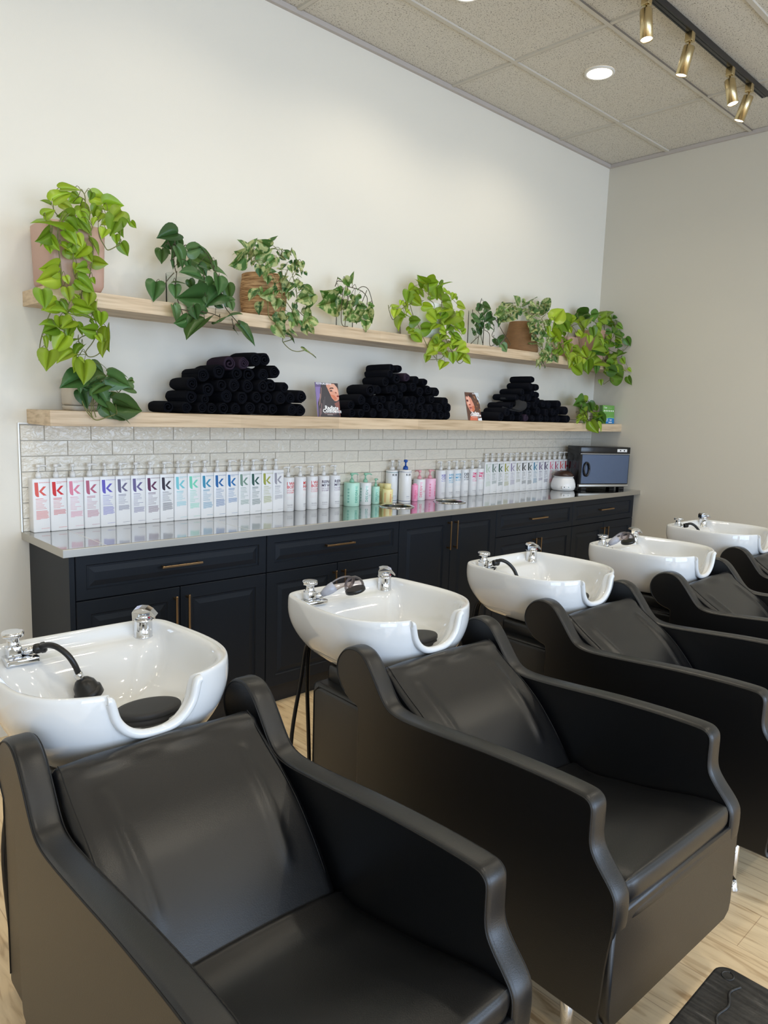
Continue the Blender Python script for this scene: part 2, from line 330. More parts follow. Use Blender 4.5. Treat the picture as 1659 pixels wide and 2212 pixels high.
mb.build('counter_edge', ct, recalc=False)
for x in (.172, .86): mb = MB(); mb.box(x-.0018, x+.0018, -DC+.006, -.062, -.0004, .0004, M_streak); mb.build('counter_streak', ct)  # narrow pale streaks on the steel top, running front to back
tag(ct, 'long stainless steel countertop over the dark cabinets, mirroring the bottles', 'countertop')
for i, (hx, hy) in enumerate(HOLES):
    t = empty('waste_chute_ring', (hx, hy, ZC))
    mb = MB(); mb.lathe([(.110,.0005),(.1095,.004),(.104,.006),(.098,.004),(.0965,-.002)], n=40, m=M_chrome, cap=False); mb.build('rim', t, recalc=False)
    mb = MB(); mb.lathe([(.0965,-.002),(.094,-.012),(.090,-.031),(.0,-.032)], n=40, m=mat('dark_steel', (70, 72, 70), .2, 1), cap=False); mb.build('bowl', t, recalc=False)
    tag(t, ['round chrome-rimmed hole in the steel counter, in front of the blue-pump bottle', 'round chrome-rimmed hole in the steel counter, right of the pink pump bottles'][i], 'counter hole', 'chrome-rimmed counter holes')

# ------------------------------------------------------------ cabinets
YC = -.47
def panel(x0, x1, z0, z1, ins, name, parent):
    rings = [(0,.003),(.003,0),(ins,0),(ins+.004,.0065),(ins+.012,.0065),(ins+.034,.001)]
    mb = MB(); vs = []
    for (i_, d_) in rings: vs += [(x0+i_, YC+d_, z0+i_), (x1-i_, YC+d_, z0+i_), (x1-i_, YC+d_, z1-i_), (x0+i_, YC+d_, z1-i_)]
    fs = [(4*j+k, 4*j+(k+1)%4, 4*j+4+(k+1)%4, 4*j+4+k) for j in range(len(rings)-1) for k in range(4)] + [tuple(4*(len(rings)-1)+k for k in range(4))]
    mb.add(vs, fs, M_cab); bk = [(x0,YC+.019,z0),(x1,YC+.019,z0),(x1,YC+.019,z1),(x0,YC+.019,z1)]
    mb.add(vs[:4]+bk, [(0,4,5,1),(1,5,6,2),(2,6,7,3),(3,7,4,0),(4,7,6,5)], M_cab)
    return mb.build(name, parent)
def handle(cx_, cz, L, vert, parent):
    mb = MB(); y0, y1 = YC-.031, YC-.024; h = .0045
    if vert:
        mb.box(cx_-h, cx_+h, y0, y1, cz-L/2, cz+L/2, M_bronze, bev=.001, seg=1)
        for s in (-1, 1): mb.box(cx_-h, cx_+h, y1-.001, YC, cz+s*(L/2-.012)-h, cz+s*(L/2-.012)+h, M_bronze)
    else:
        mb.box(cx_-L/2, cx_+L/2, y0, y1, cz-h, cz+h, M_bronze, bev=.001, seg=1)
        for s in (-1, 1): mb.box(cx_+s*(L/2-.012)-h, cx_+s*(L/2-.012)+h, y1-.001, YC, cz-h, cz+h, M_bronze)
    return mb.build('handle', parent)
XB = [.053, .9615, 1.858, 2.746, 3.652, 4.556]
CL = ['navy base cabinet at the left end, drawer over two doors, bare left side panel', 'navy base cabinet second from left, drawer over two doors behind the second basin', 'navy base cabinet with two full-height doors and long paired handles', 'navy base cabinet fourth from left, drawer over two doors behind the third basin', 'navy base cabinet at the right end, under the towel warmer']
for i in range(5):
    x0, x1 = XB[i], XB[i+1]; t = empty('base_cabinet', ((x0+x1)/2, YC, 0)); xa = .03 if i == 0 else x0
    t_par = []
    mb = MB(); mb.box(xa, x1-.0005, YC+.0195, -.002, .10, .8805, M_cab)
    if i == 0: mb.box(.03, x0-.002, YC, YC+.0195, .10, .8805, M_cab)
    b0 = mb.build('cabinet_body'); mb = MB(); mb.box(xa+.0, x1-.0005, YC+.045, -.004, 0, .0998, M_toe); b1 = mb.build('toe_kick'); t_par += [b0, b1]
    g = .0017; xm = (x0+x1)/2
    if i != 2:
        dr = panel(x0+g, x1-g, .6925, .8785, .042, 'drawer', None); hd = handle(xm+.0, .792, .192, False, dr); t_par.append(dr); top = .689
    else: top = .8785
    for s in (0, 1):
        a, b_ = (x0+g, xm-g) if s == 0 else (xm+g, x1-g)
        dd = panel(a, b_, .103, top, .058, 'door', None); handle(xm + (-.03 if s == 0 else .03), top-.035-.088, .176, True, dd); t_par.append(dd)
    for q in t_par:
        q.parent = t; q.matrix_parent_inverse = Matrix.Translation(t.location).inverted()
    tag(t, CL[i], 'cabinet', 'navy base cabinets')

# ------------------------------------------------------------ bottles
def obmat(o, k, m): o.material_slots[k].link = 'OBJECT'; o.material_slots[k].material = m
def pump_mb(r, cap_h, m, flip=0, ang=0, sc=1.0):
    mb = MB(); mb.lathe([(r,0),(r,cap_h*.62),(r*.82,cap_h*.7),(r*.8,cap_h)], n=16, m=m)
    mb.lathe([(.0045*sc,cap_h),(.0045*sc,cap_h+.022*sc)], n=10, m=m); z = cap_h+.020*sc
    mb.lathe([(.0065*sc,z),(.0105*sc,z+.002),(.0105*sc,z+.011*sc),(.008*sc,z+.014*sc)], n=12, m=m)
    T = Matrix.Rotation(ang, 4, 'Z')
    mb.tube([T @ Vector(p) for p in ((0,0,z+.008*sc),(.014*sc,0,z+.0095*sc),(.026*sc,0,z+.009*sc),(.036*sc,0,z+.003*sc))], .0042*sc, 8, m, rf=[1.3,1.1,.9,.7])
    return mb
KW, KD, KH = .0715, .058, .235
mb = MB(); mb.box(-KW/2, KW/2, -KD/2, KD/2, 0, KH, M_white, bev=.0045, seg=3); km_body = mb.build('body')
# printing of the square bottles: big k, brand line, paragraphs
def km_print(var):
    mb = MB(); sx = KW/295; sz = KH/960; Y = -KD/2-.0004
    P = lambda x, y: (-KW/2+(x-150)*sx, Y, KH-(y-460)*sz)
    mb.poly([P(185,525),P(246,525),P(258,785),P(236,784),P(215,775),P(199,755),P(191,725)], None)
    mb.poly([P(259,686),P(335,600),P(385,600),P(306,688),P(393,762),P(334,762)], None)
    vs, fs = text_geo('KEVIN.MURPHY', .0068); mb.add([(P(262,0)[0]+v[0], Y, P(0,540)[2]+v[1]) for v in vs], fs, None)
    rnd = random.Random(var)
    if var % 3 == 0: mb.add([(P(262,0)[0]+v[0], Y, P(0,558)[2]+v[1]) for v in text_geo('COLOUR.ANGEL', .0054)[0]] if False else [P(262,552),P(350,552),P(350,557),P(262,557)], [(0,1,2,3)] , None)
    y = 815
    for k in range(2 if var % 2 == 0 else 1):
        mb.poly([P(200,y),P(200+rnd.uniform(110,160),y),P(352,y+9),P(200,y+9)], None); y += 22
    y += 8; nt_ = 6+var % 4
    for k in range(nt_): w_ = rnd.uniform(80,215); mb.poly([P(200,y),P(200+w_,y),P(200+w_,y+5.5),P(200,y+5.5)], None); y += 25
    y += 12; nb = 8+(var*5) % 7
    for k in range(nb): w_ = rnd.uniform(190,222) if k < nb-1 else 70; mb.poly([P(203,y),P(203+w_,y),P(203+w_,y+5),P(203,y+5)], None); y += 12.5
    mb.poly([P(285,1352),P(430,1348),P(430,1352),P(285,1356)], None)
    return mb
INK = {}
def ink(rgb):
    if rgb not in INK: INK[rgb] = mat('ink_%d_%d_%d' % rgb, rgb, .45)
    return INK[rgb]
kmp = []
for v_ in range(4):
    mb = km_print(v_); mb.mats = [ink((60,60,60))]; mb.m = [0]*len(mb.f); o = mb.build('printed_label', recalc=False); kmp.append(o)
km_pump = []
for a_ in (0, -.5, .6, -1.3, 1.2):
    o = pump_mb(.0125, .026, M_pump, ang=a_).build('pump'); km_pump.append(o)
ORD = ['leftmost', 'second from left', 'third from left', 'fourth from left', 'fifth from left', 'sixth from left', 'seventh from left', 'eighth from left', 'ninth from left', 'tenth from left', 'eleventh from left', 'twelfth from left', 'thirteenth from left', 'fourteenth from left', 'fifteenth from left', 'sixteenth from left', 'seventeenth from left', 'eighteenth from left']
def km_row(x0, pitch, y, cols, side):
    n_ = len(cols)
    for i, (rgb, nm) in enumerate(cols):
        t = empty('pump_bottle', (x0+pitch*i+random.uniform(-.0004,.0004), y+random.uniform(-.001,.001), ZC), random.uniform(-.012,.012))
        for src, z in ((km_body, 0), (kmp[(i*3+1) % 4], 0), (km_pump[i*2 % 5], KH)):
            c = src.copy(); COL.objects.link(c); c.parent = t; c.location = (0,0,z)
            if src in kmp: obmat(c, 0, ink(rgb))
        tag(t, 'white square pump bottle with %s k, %s in the %s row' % (nm, ORD[i] if i < n_-1 else 'rightmost', side), 'bottle', 'square k bottles in the %s row' % side)
km_row(.0675, .0733, -.0325, [((224,92,80),'coral'),((212,30,30),'red'),((226,135,160),'pink'),((186,95,120),'mauve'),((100,90,190),'violet'),((110,105,135),'slate'),((105,95,145),'dull purple'),((95,30,75),'burgundy'),((40,28,48),'blackish'),((125,205,215),'pale aqua'),((120,215,185),'mint'),((55,145,180),'teal'),((25,100,165),'deep blue'),((20,110,175),'bright blue'),((120,150,135),'sage'),((40,85,75),'dark green'),((160,165,70),'olive'),((160,158,168),'grey')], 'left')
km_row(3.149, .0730, -.0325, [((190,205,185),'pale sage'),((110,130,120),'grey green'),((40,80,65),'dark green'),((160,158,70),'olive'),((150,140,170),'lilac grey'),((150,150,125),'khaki grey'),((35,35,38),'black'),((30,45,42),'greenish black'),((30,120,155),'teal'),((115,100,135),'dusty purple'),((70,55,90),'dark purple'),((232,130,150),'pink'),((180,85,110),'mauve'),((222,95,90),'coral'),((190,30,35),'red')], 'right')
for o in [km_body]+kmp+km_pump: bpy.data.objects.remove(o)

def round_bottle(name, x, y, r, h, mbody, mcap, label, cat_group, texts, capr=.013, caph=.024, ang=0, pump=True, shoulder=.004, sc=1.0, bands=(), pang=None):
    t = empty(name, (x, y, ZC))
    mb = MB(); s_ = shoulder; mb.lathe([(r-.003,0),(r,.003),(r,h-s_),(r-s_*.3,h-s_*.3),(r-s_,h)], n=32, m=mbody); mb.build('body', t)
    if pump: o = pump_mb(capr, caph, mcap, ang=random.uniform(-.8,.8) if pang is None else pang, sc=sc).build('pump', t); o.location = (0,0,h)
    else: mb = MB(); mb.lathe([(capr,0),(capr,caph-.002),(capr-.002,caph)], n=28, m=mcap); o = mb.build('cap', t); o.location = (0,0,h)
    mb = MB(); R = r+.0004
    for (s, size, z, rgb, a0, mode, bold) in texts:
        vs, fs = text_geo(s, size, 'CENTER' if mode != 'L' else 'LEFT', bold)
        out = []
        for v in vs:
            if mode == 'V': px, pz = -v[1], v[0]      # reads upwards
            else: px, pz = v[0], v[1]
            a = -pi/2 + a0 + ang + px/R; out.append((R*cos(a), R*sin(a), z+pz))
        mb.add(out, fs, ink(rgb))
    for (z, hh, rgb) in bands: mb.lathe([(R,z),(R,z+hh)], n=32, m=ink(rgb), cap=False)
    if mb.f: mb.build('printed_label', t, recalc=False)
    tag(t, label, 'bottle', cat_group); return t
def para(z, n_, w_, rgb, size=.0035): return [('▬', size, z, rgb, 0, 'C', 0)]
RED, RED2 = (214,60,60), (226,140,145); DP, DP2 = (75,60,85), (165,150,170)
def eleven(x, y, big, sub, c1, c2, label, ang, grp):
    tx = []; z = .150
    for k, s in enumerate(big): tx.append((s, .0235 if len(s) < 7 else .0205, z, c1, 0, 'L', .0006)); z -= .0195
    for k, s in enumerate(sub): tx.append((s, .0145, z+.004, c2, 0, 'L', .0001)); z -= .0125
    for k in range(3): tx.append(('- - - - - - - -', .008, z-.004, c2, 0, 'L', 0)); z -= .006
    tx.append(('ELEVEN', .010, .034, (150,145,150), .15, 'L', 0)); tx.append(('AUSTRALIA', .0062, .024, (165,160,165), .15, 'L', 0))
    tx = [(a,b_,c,d,e-.7,f,g) for (a,b_,c,d,e,f,g) in tx]
    return round_bottle('pump_bottle', x, y, .0345, .192, M_white, M_pump, label, grp, tx, capr=.012, caph=.026, ang=ang, pang=random.uniform(2.6,3.6))
G1 = 'white round hair care pump bottles in the left group'; G2 = 'white round hair care pump bottles in the right group'
eleven(1.385, -.05, ['I WANT','BODY'], ['VOLUME','SHAMPOO'], RED, RED2, 'white round pump bottle with red I WANT BODY print, beside the grey k bottle', -.1, G1)
eleven(1.468, -.05, ['MY','HAIR'], ['VOLUME'], RED, RED2, 'white round pump bottle with its red print turned away, second in the left group', .6, G1)
eleven(1.552, -.05, ['I WANT','BODY'], ['VOLUME','CONDITIONER'], RED, RED2, 'white round pump bottle with red print, just left of the dark REPAIR MY HAIR bottles', -.05, G1)
eleven(1.636, -.052, ['REPAIR','MY HAIR'], ['NOURISHING','SHAMPOO'], DP, DP2, 'white round pump bottle with dark REPAIR MY HAIR print, the left one of two', -.25, G1)
eleven(1.720, -.052, ['REPAIR','MY HAIR'], ['NOURISHING','CONDITIONER'], DP, DP2, 'white round pump bottle with dark REPAIR MY HAIR print, beside the mint bottle', .0, G1)
eleven(2.650, -.05, ['KEEP MY','COLOUR'], ['BLONDE'], (120,110,190), (165,160,205), 'white round pump bottle with violet print, right of the pink bottles', .1, G2)
eleven(2.733, -.048, ['HYDRATE','MY HAIR'], ['MOISTURE','SHAMPOO'], (70,160,200), (140,190,215), 'white round pump bottle with blue print, the left one of two', .0, G2)
eleven(2.812, -.048, ['HYDRATE','MY HAIR'], ['MOISTURE'], (70,160,200), (140,190,215), 'white round pump bottle with blue print, the right one of two', -.2, G2)
eleven(2.895, -.048, ['DEEP','CLEAN'], ['SHAMPOO'], (50,50,55), (140,140,145), 'white round pump bottle with black DEEP CLEAN print', -.1, G2)
eleven(2.985, -.046, ['SMOOTH','ME NOW'], ['ANTI-FRIZZ','SHAMPOO'], (225,60,120), (232,150,180), 'white round pump bottle with magenta SMOOTH ME NOW print, the left one of two', .0, G2)
eleven(3.065, -.046, ['SMOOTH','ME NOW'], ['ANTI-FRIZZ'], (225,60,120), (232,150,180), 'white round pump bottle with magenta print, beside the pale sage k bottle', -.2, G2)
G3 = 'pastel salon bottles in the middle of the counter'
def design(x, y, r, h, mb_, mc, lab, c, ang=-.2, **k):
    tx = [('DESIGN', h*.155, h*.42, c, 0, 'V', .0003), ('ME', h*.155, h*.78, tuple(min(255, v+60) for v in c), 0, 'V', -.0002), ('-----', .012, h*.35, c, .5, 'C', 0), ('VOLUME', .0085, h*.42, c, .55, 'C', 0)]
    for j in range(5): tx.append(('||||', .012, h*(.2+.13*j), c, -1.15, 'V', .0003))
    return round_bottle('pump_bottle' if k.get('pump', True) else 'bottle', x, y, r, h, mb_, mc, lab, G3, tx, capr=k.pop('capr', .014), caph=k.pop('caph', .02), ang=ang, sc=k.pop('sc', 1.1), **k)
TE = (20,150,130)
design(1.852, -.055, .048, .143, M_bgreen, M_bgreen2, 'wide mint green pump bottle, biggest of the green ones', TE, .1)
design(1.962, -.055, .038, .139, M_white, M_bgreen2, 'white bottle with green lettering and green pump between two mint bottles', TE, -.25)
design(2.046, -.058, .026, .110, M_bgreen, M_bgreen2, 'small slim mint green pump bottle left of the yellow ones', TE, -.25, capr=.009, sc=.85)
design(2.106, -.105, .033, .094, M_yel, M_yel, 'yellow capped bottle in front, nearest the counter hole', (232,130,60), 0, pump=False, capr=.021, caph=.034)
design(2.128, -.035, .030, .096, M_yel, M_yel, 'yellow capped bottle behind the front yellow one', (232,130,60), 0, pump=False, capr=.026, caph=.026)
KB = (25,60,120)
def k18(x, y, h, mc, c, lab, **k):
    tx = [('K18', .019, h*.83, (20,20,25), .1, 'C', .0006), ('.........', .012, h*.21, c, .15, 'C', .0004), ('.............', .009, h*.17, (90,110,150), .15, 'C', 0), ('...........', .009, h*.14, (90,110,150), .15, 'C', 0)]
    return round_bottle('pump_bottle', x, y, .040, h, M_white, mc, lab, 'tall white K18 bottles', tx, capr=.0165, caph=.022, bands=((h*.93,.0025,c),(h*.07,.0025,c)), sc=1.2, shoulder=.007, **k)
k18(2.192, -.05, .207, M_pump, (40,120,120), 'tall white K18 bottle with teal bands and white pump', ang=-.4)
k18(2.268, -.035, .205, M_pump, (40,80,140), 'tall white bottle mostly hidden behind the blue-pump one', ang=.2)
k18(2.243, -.118, .213, M_blue, KB, 'tall white K18 bottle with blue bands and bright blue pump', ang=-.35)
round_bottle('tube_bottle', 2.325, -.075, .014, .165, M_white, M_pump, 'slim white tube with vertical dark print between the blue-pump bottle and pink ones', G3, [('................', .02, .09, (60,60,90), -.5, 'V', .001)], pump=False, capr=.008, caph=.006)
PK = (225,40,110)
design(2.368, -.085, .021, .108, M_hot, M_hot, 'small hot pink bottle in front of the white one with rose pump', PK, -.3, pump=False, capr=.012, caph=.008)
design(2.440, -.055, .041, .141, M_white, M_pinkp, 'white bottle with pink lettering and rose pump', PK, -.3, pang=1.57)
design(2.540, -.055, .041, .141, M_pink, M_pinkp, 'pink pump bottle right of the white one with rose pump', PK, .5, pang=0)

# wax warmer, towel cabinet
t = empty('wax_warmer', (3.978, -.162, ZC), -.72)
mb = MB(); mb.lathe([(.075,0),(.088,.006),(.096,.03),(.094,.055),(.085,.085),(.072,.104),(.066,.108)], n=40, m=M_white); mb.build('body', t)
mb = MB(); mb.lathe([(.078,.108),(.080,.110),(.078,.113)], n=40, m=M_pump); mb.lathe([(.079,.1135),(.072,.130),(.055,.146),(.03,.155),(.006,.157)], n=40, m=M_wax); mb.build('lid', t)
mb = MB(); mb.box(-.036,.036,-.102,-.088,.018,.040, M_white, bev=.003); mb.box(-.03,.03,-.1035,-.1019,.020,.0225, M_steelb); mb.lathe([(.0045,0),(.004,.002)], n=12, m=M_black, T=Matrix.Translation((-.018,-.102,.032)) @ Matrix.Rotation(pi/2,4,'X')); mb.lathe([(.0035,0),(.003,.002)], n=12, m=ink((40,110,100)), T=Matrix.Translation((.016,-.102,.032)) @ Matrix.Rotation(pi/2,4,'X')); mb.build('control_panel', t)
tag(t, 'small white wax warmer with domed brown lid beside the towel cabinet', 'wax warmer')
a_ = -.41; W_, D_, H_ = .475, .190, .348
t = empty('towel_cabinet', (4.092, -.232, ZC), a_)
mb = MB(); mb.box(.004, W_-.004, .018, D_, .022, H_, M_black, bev=.004); mb.build('cabinet_body', t)
mb = MB(); mb.box(0, W_, 0, .02, .292, H_-.001, M_black, bev=.003); mb.box(0, W_, -.003, .001, .289, .293, M_chrome); mb.box(W_*.73, W_*.93, -.0025, .001, .308, .332, M_white, bev=.0012, seg=1)
for q in (.79, .87):
    mb.lathe([(.006,0),(.005,.004)], n=12, m=M_black, T=Matrix.Translation((W_*q,-.002,.320)) @ Matrix.Rotation(pi/2,4,'X'))
mb.build('control_panel', t)
mb = MB(); mb.box(.004, W_-.004, -.002, .018, .048, .288, M_black, bev=.002, seg=1); mb.box(.016, W_-.012, -.004, 0, .054, .284, M_door); dr = mb.build('door', t)
mb = MB(); mb.tube([(.058+.024*cos(q), -.011, .168+.052*sin(q)) for q in [2*pi*k/28 for k in range(29)]], .0085, 8, M_black); mb.build('handle', dr)
mb = MB(); mb.box(0, W_, -.004, .02, .026, .046, M_steelb, bev=.003); mb.build('base_rail', t)
for x in (.03, W_-.08):
    mb = MB(); mb.box(x, x+.05, .006, .05, 0, .024, M_black, bev=.003, seg=1); mb.build('foot', t)
    mb = MB(); mb.box(x, x+.05, D_-.06, D_-.01, 0, .024, M_black, bev=.003, seg=1); mb.build('foot', t)
tag(t, 'black hot towel cabinet with blue-grey steel door and oval handle, right end of counter', 'towel warmer')

# ------------------------------------------------------------ towels
TW = [('left',[[(0.577,1.474,0.024,0),(0.651,1.469,0.025,0),(0.738,1.476,0.024,0),(0.789,1.475,0.024,0),(0.855,1.471,0.026,0),(0.929,1.476,0.026,0),(1.001,1.48,0.029,0),(1.073,1.48,0.027,0),(1.144,1.479,0.026,0),(1.246,1.473,0.029,0),(1.314,1.469,0.029,0)],[(0.676,1.523,0.028,0),(0.741,1.515,0.021,0),(0.866,1.535,0.031,0),(0.949,1.53,0.029,0),(1.035,1.536,0.027,0),(1.104,1.536,0.027,0),(1.172,1.536,0.031,0),(1.248,1.539,0.028,0),(1.313,1.549,0.03,0)],[(0.684,1.584,0.028,0),(0.766,1.561,0.031,0),(0.834,1.586,0.026,0),(0.904,1.587,0.03,0),(0.985,1.586,0.031,0),(1.066,1.59,0.031,0),(1.132,1.598,0.029,0),(1.194,1.59,0.026,0)],[(0.753,1.626,0.03,0),(0.826,1.648,0.031,0),(0.922,1.644,0.03,0),(1.006,1.644,0.031,0),(1.084,1.648,0.03,0),(1.147,1.665,0.029,0)],[(0.889,1.689,0.031,1),(0.96,1.697,0.028,1),(1.027,1.719,0.031,0),(1.092,1.724,0.029,0)]]),('middle',[[(1.662,1.466,0.023,0),(1.732,1.457,0.023,0),(1.828,1.459,0.025,0),(1.926,1.461,0.026,0),(2.002,1.465,0.027,0),(2.081,1.464,0.027,0),(2.164,1.466,0.027,0),(2.254,1.467,0.028,0),(2.323,1.469,0.024,0),(2.4,1.47,0.027,0),(2.472,1.463,0.026,0)],[(1.667,1.515,0.024,0),(1.788,1.504,0.026,0),(1.882,1.511,0.026,0),(1.971,1.516,0.03,0),(2.052,1.513,0.027,0),(2.131,1.521,0.026,0),(2.216,1.513,0.026,0),(2.288,1.514,0.027,0),(2.377,1.52,0.027,0),(2.464,1.522,0.029,0)],[(1.739,1.545,0.028,0),(1.835,1.548,0.026,0),(1.908,1.556,0.021,0),(1.994,1.559,0.023,0),(2.087,1.554,0.024,0),(2.152,1.559,0.024,0),(2.241,1.562,0.028,0),(2.308,1.57,0.024,0),(2.428,1.557,0.028,0)],[(1.798,1.602,0.031,0),(1.86,1.607,0.023,0),(1.991,1.618,0.026,0),(2.068,1.629,0.027,0),(2.044,1.586,0.021,0),(2.143,1.638,0.026,0),(2.207,1.612,0.026,0),(2.293,1.623,0.026,0),(2.35,1.615,0.026,0),(1.941,1.613,0.022,0)],[(1.925,1.658,0.025,0),(2.003,1.678,0.028,0),(2.25,1.67,0.021,0),(2.164,1.676,0.024,0)],[(1.937,1.702,0.022,0),(1.964,1.735,0.023,0),(2.022,1.736,0.021,0),(2.095,1.691,0.023,1)]]),('right',[[(3.018,1.465,0.028,0),(3.153,1.462,0.025,0),(3.234,1.466,0.022,0),(3.308,1.465,0.024,1),(3.384,1.471,0.022,0),(3.47,1.472,0.027,0),(3.563,1.469,0.026,0),(3.645,1.468,0.021,0),(3.709,1.471,0.026,0),(3.817,1.473,0.026,0)],[(3.069,1.508,0.028,0),(3.155,1.52,0.024,0),(3.249,1.518,0.025,0),(3.337,1.515,0.024,0),(3.438,1.527,0.025,0),(3.536,1.519,0.025,0),(3.634,1.522,0.026,0),(3.708,1.523,0.025,0),(3.8,1.536,0.029,0)],[(3.104,1.552,0.021,0),(3.2,1.56,0.022,0),(3.273,1.567,0.021,0),(3.324,1.564,0.024,0),(3.4,1.566,0.025,0),(3.485,1.578,0.026,0),(3.575,1.571,0.026,0),(3.687,1.58,0.025,0)],[(3.187,1.613,0.021,0),(3.252,1.61,0.022,0),(3.327,1.618,0.024,0),(3.422,1.601,0.023,0)],[(3.24,1.653,0.021,0),(3.366,1.649,0.021,0),(3.435,1.639,0.023,0)],[(3.319,1.696,0.024,0),(3.404,1.692,0.023,0)],[(3.356,1.744,0.022,0)]])]
def towel_mesh(var):
    rnd = random.Random(var); turns = 2.4+.3*var; n_ = int(16*turns); L = .185; th = .20
    inner = []; outer = []
    for k in range(n_+1):
        a = 2*pi*k/16+var; f = k/n_; r = (.20+.74*(f*turns/(turns-1)) if f < (turns-1)/turns else .94+.06*(f*turns-turns+1)); lump = 1+.04*sin(3*a+var)+.03*sin(5*a)
        outer.append((r*lump*cos(a), r*lump*sin(a)*.97)); ri = max(r-th, .05); inner.append((ri*lump*cos(a), ri*lump*sin(a)*.97))
    mb = MB(); R0 = 1.0; vs = []
    ys = [(-L/2,.90),(-L/2+.006,.98),(-L/2+.03,1.0),(0,1.02),(L/2-.02,1.0),(L/2,.92)]
    N = n_+1
    for (y, s) in ys:
        for (x, z) in outer: vs.append((x*s, y+rnd.uniform(-.001,.001), z*s))
    fs = [(j*N+k, j*N+k+1, (j+1)*N+k+1, (j+1)*N+k) for j in range(len(ys)-1) for k in range(n_)]
    mb.add(vs, fs, M_towel, True)
    for (y, s, sg) in ((-L/2, .9, 1), (L/2, .92, -1)):
        vs = [(x*s, y, z*s) for (x, z) in outer] + [(x*s*.97, y-.0*sg, z*s*.97) for (x, z) in inner]; md = [((o_[0]+i_[0])/2*s, y-.006*sg, (o_[1]+i_[1])/2*s) for o_, i_ in zip(outer, inner)]
        vs += md; mb.add(vs, [(k, k+1, 2*N+k+1, 2*N+k) for k in range(n_)] + [(2*N+k, 2*N+k+1, N+k+1, N+k) for k in range(n_)], M_towel, True)
        # inner wall going back in
        iv = [(x*s*.97, y, z*s*.97) for (x, z) in inner] + [(x*s*.9, y+.03*sg, z*s*.9) for (x, z) in inner]; mb.add(iv, [(k, k+1, N+k+1, N+k) for k in range(n_)], M_towel, True)
    e = n_; mb.add([(outer[e][0]*.98, -L/2, outer[e][1]*.98),(outer[e][0]*.98, L/2, outer[e][1]*.98),(inner[e][0], L/2, inner[e][1]),(inner[e][0], -L/2, inner[e][1])], [(0,1,2,3)], M_towel)
    return mb.build('rolled_towel', recalc=False)
tws = [towel_mesh(k) for k in range(4)]
ROWN = ['bottom', 'second', 'third', 'fourth', 'fifth', 'sixth', 'top']
NUMS = ['first', 'second', 'third', 'fourth', 'fifth', 'sixth', 'seventh', 'eighth', 'ninth', 'tenth', 'eleventh', 'twelfth']
for pile, (pn, rows) in enumerate(TW):
    for ri, row in enumerate(rows):
        for ci, (x, z, r, p) in enumerate(sorted(row)):
            src = tws[(ci*3+ri+pile) % 4]; c = src.copy(); COL.objects.link(c); z_ = max(z, ZL+r*1.1) if ri == 0 else z
            c.location = (x, -.160+random.uniform(-.014,.010), z_); c.scale = (r*1.13, 1, r*1.16); c.rotation_euler = (random.uniform(-.02,.02), random.uniform(0,6.28), random.uniform(-.09,.06))
            if p: obmat(c, 0, M_towelp)
            last = ri == len(rows)-1
            rn = 'top row' if last else ('bottom row' if ri == 0 else ROWN[ri]+' row up')
            tag(c, '%s rolled towel, %s from left in the %s of the %s pile' % ('faded purple' if p else 'black', NUMS[ci], rn, pn), 'towel', 'rolled towels in the %s pile' % pn)
for o in tws: bpy.data.objects.remove(o)
# one loose folded towel hanging over the right pile
mb = MB(); pts = smoothpath([(3.105,-.245,1.535),(3.15,-.272,1.525),(3.21,-.278,1.545),(3.235,-.262,1.58),(3.245,-.23,1.596),(3.20,-.15,1.60)], 5)
vs = []; N = len(pts)
for i, p in enumerate(pts): vs += [p+Vector((-.055,.012,.012)), p+Vector((.02,-.004,.0)), p+Vector((.05,-.002,-.004)), p+Vector((.05,.006,-.012)), p+Vector((-.055,.02,.0))]
mb.add(vs, [(i*5+k, i*5+(k+1)%5, i*5+5+(k+1)%5, i*5+5+k) for i in range(N-1) for k in range(5)], mat('terry_charcoal', (34,35,38), .95, bump=(700, 1.0, 2)), True); mb.add(vs[:5], [(0,1,2,3,4)]); mb.add(vs[-5:], [(4,3,2,1,0)])
tag(mb.build('folded_towel'), 'loose charcoal towel draped over the left flank of the right pile', 'towel')

# ------------------------------------------------------------ standing cards
def card(x0, x1, z0, h, y0, y1, name, label, cat, draw, bg, th=.003):
    t = empty(name, ((x0+x1)/2, y0, z0)); tilt = atan2(y1-y0, h); t.rotation_euler = (-tilt, 0, 0)
    w_ = x1-x0; hh = sqrt(h*h+(y1-y0)**2)
    mb = MB(); mb.box(-w_/2, w_/2, 0, th, 0, hh, bg[0]); mb.poly([(-w_/2,-.0002,0),(w_/2,-.0002,0),(w_/2,-.0002,hh),(-w_/2,-.0002,hh)], bg[1]); mb.build('board', t, recalc=False)
    mb = MB(); lay = [0]
    def P(pts, rgb): lay[0] += 1; mb.poly([(-w_/2+u*w_, -.0003-.00004*lay[0], hh-v*hh) for (u, v) in pts], ink(rgb))
    def Tx(s, u, v, size, rgb, bold=0, al='LEFT'):
        lay[0] += 1; vs, fs = text_geo(s, size, al, bold); mb.add([(-w_/2+u*w_+q[0], -.0003-.00004*lay[0], hh-v*hh+q[1]) for q in vs], fs, ink(rgb))
    draw(P, Tx); mb.build('printed_picture', t, recalc=False); tag(t, label, cat)
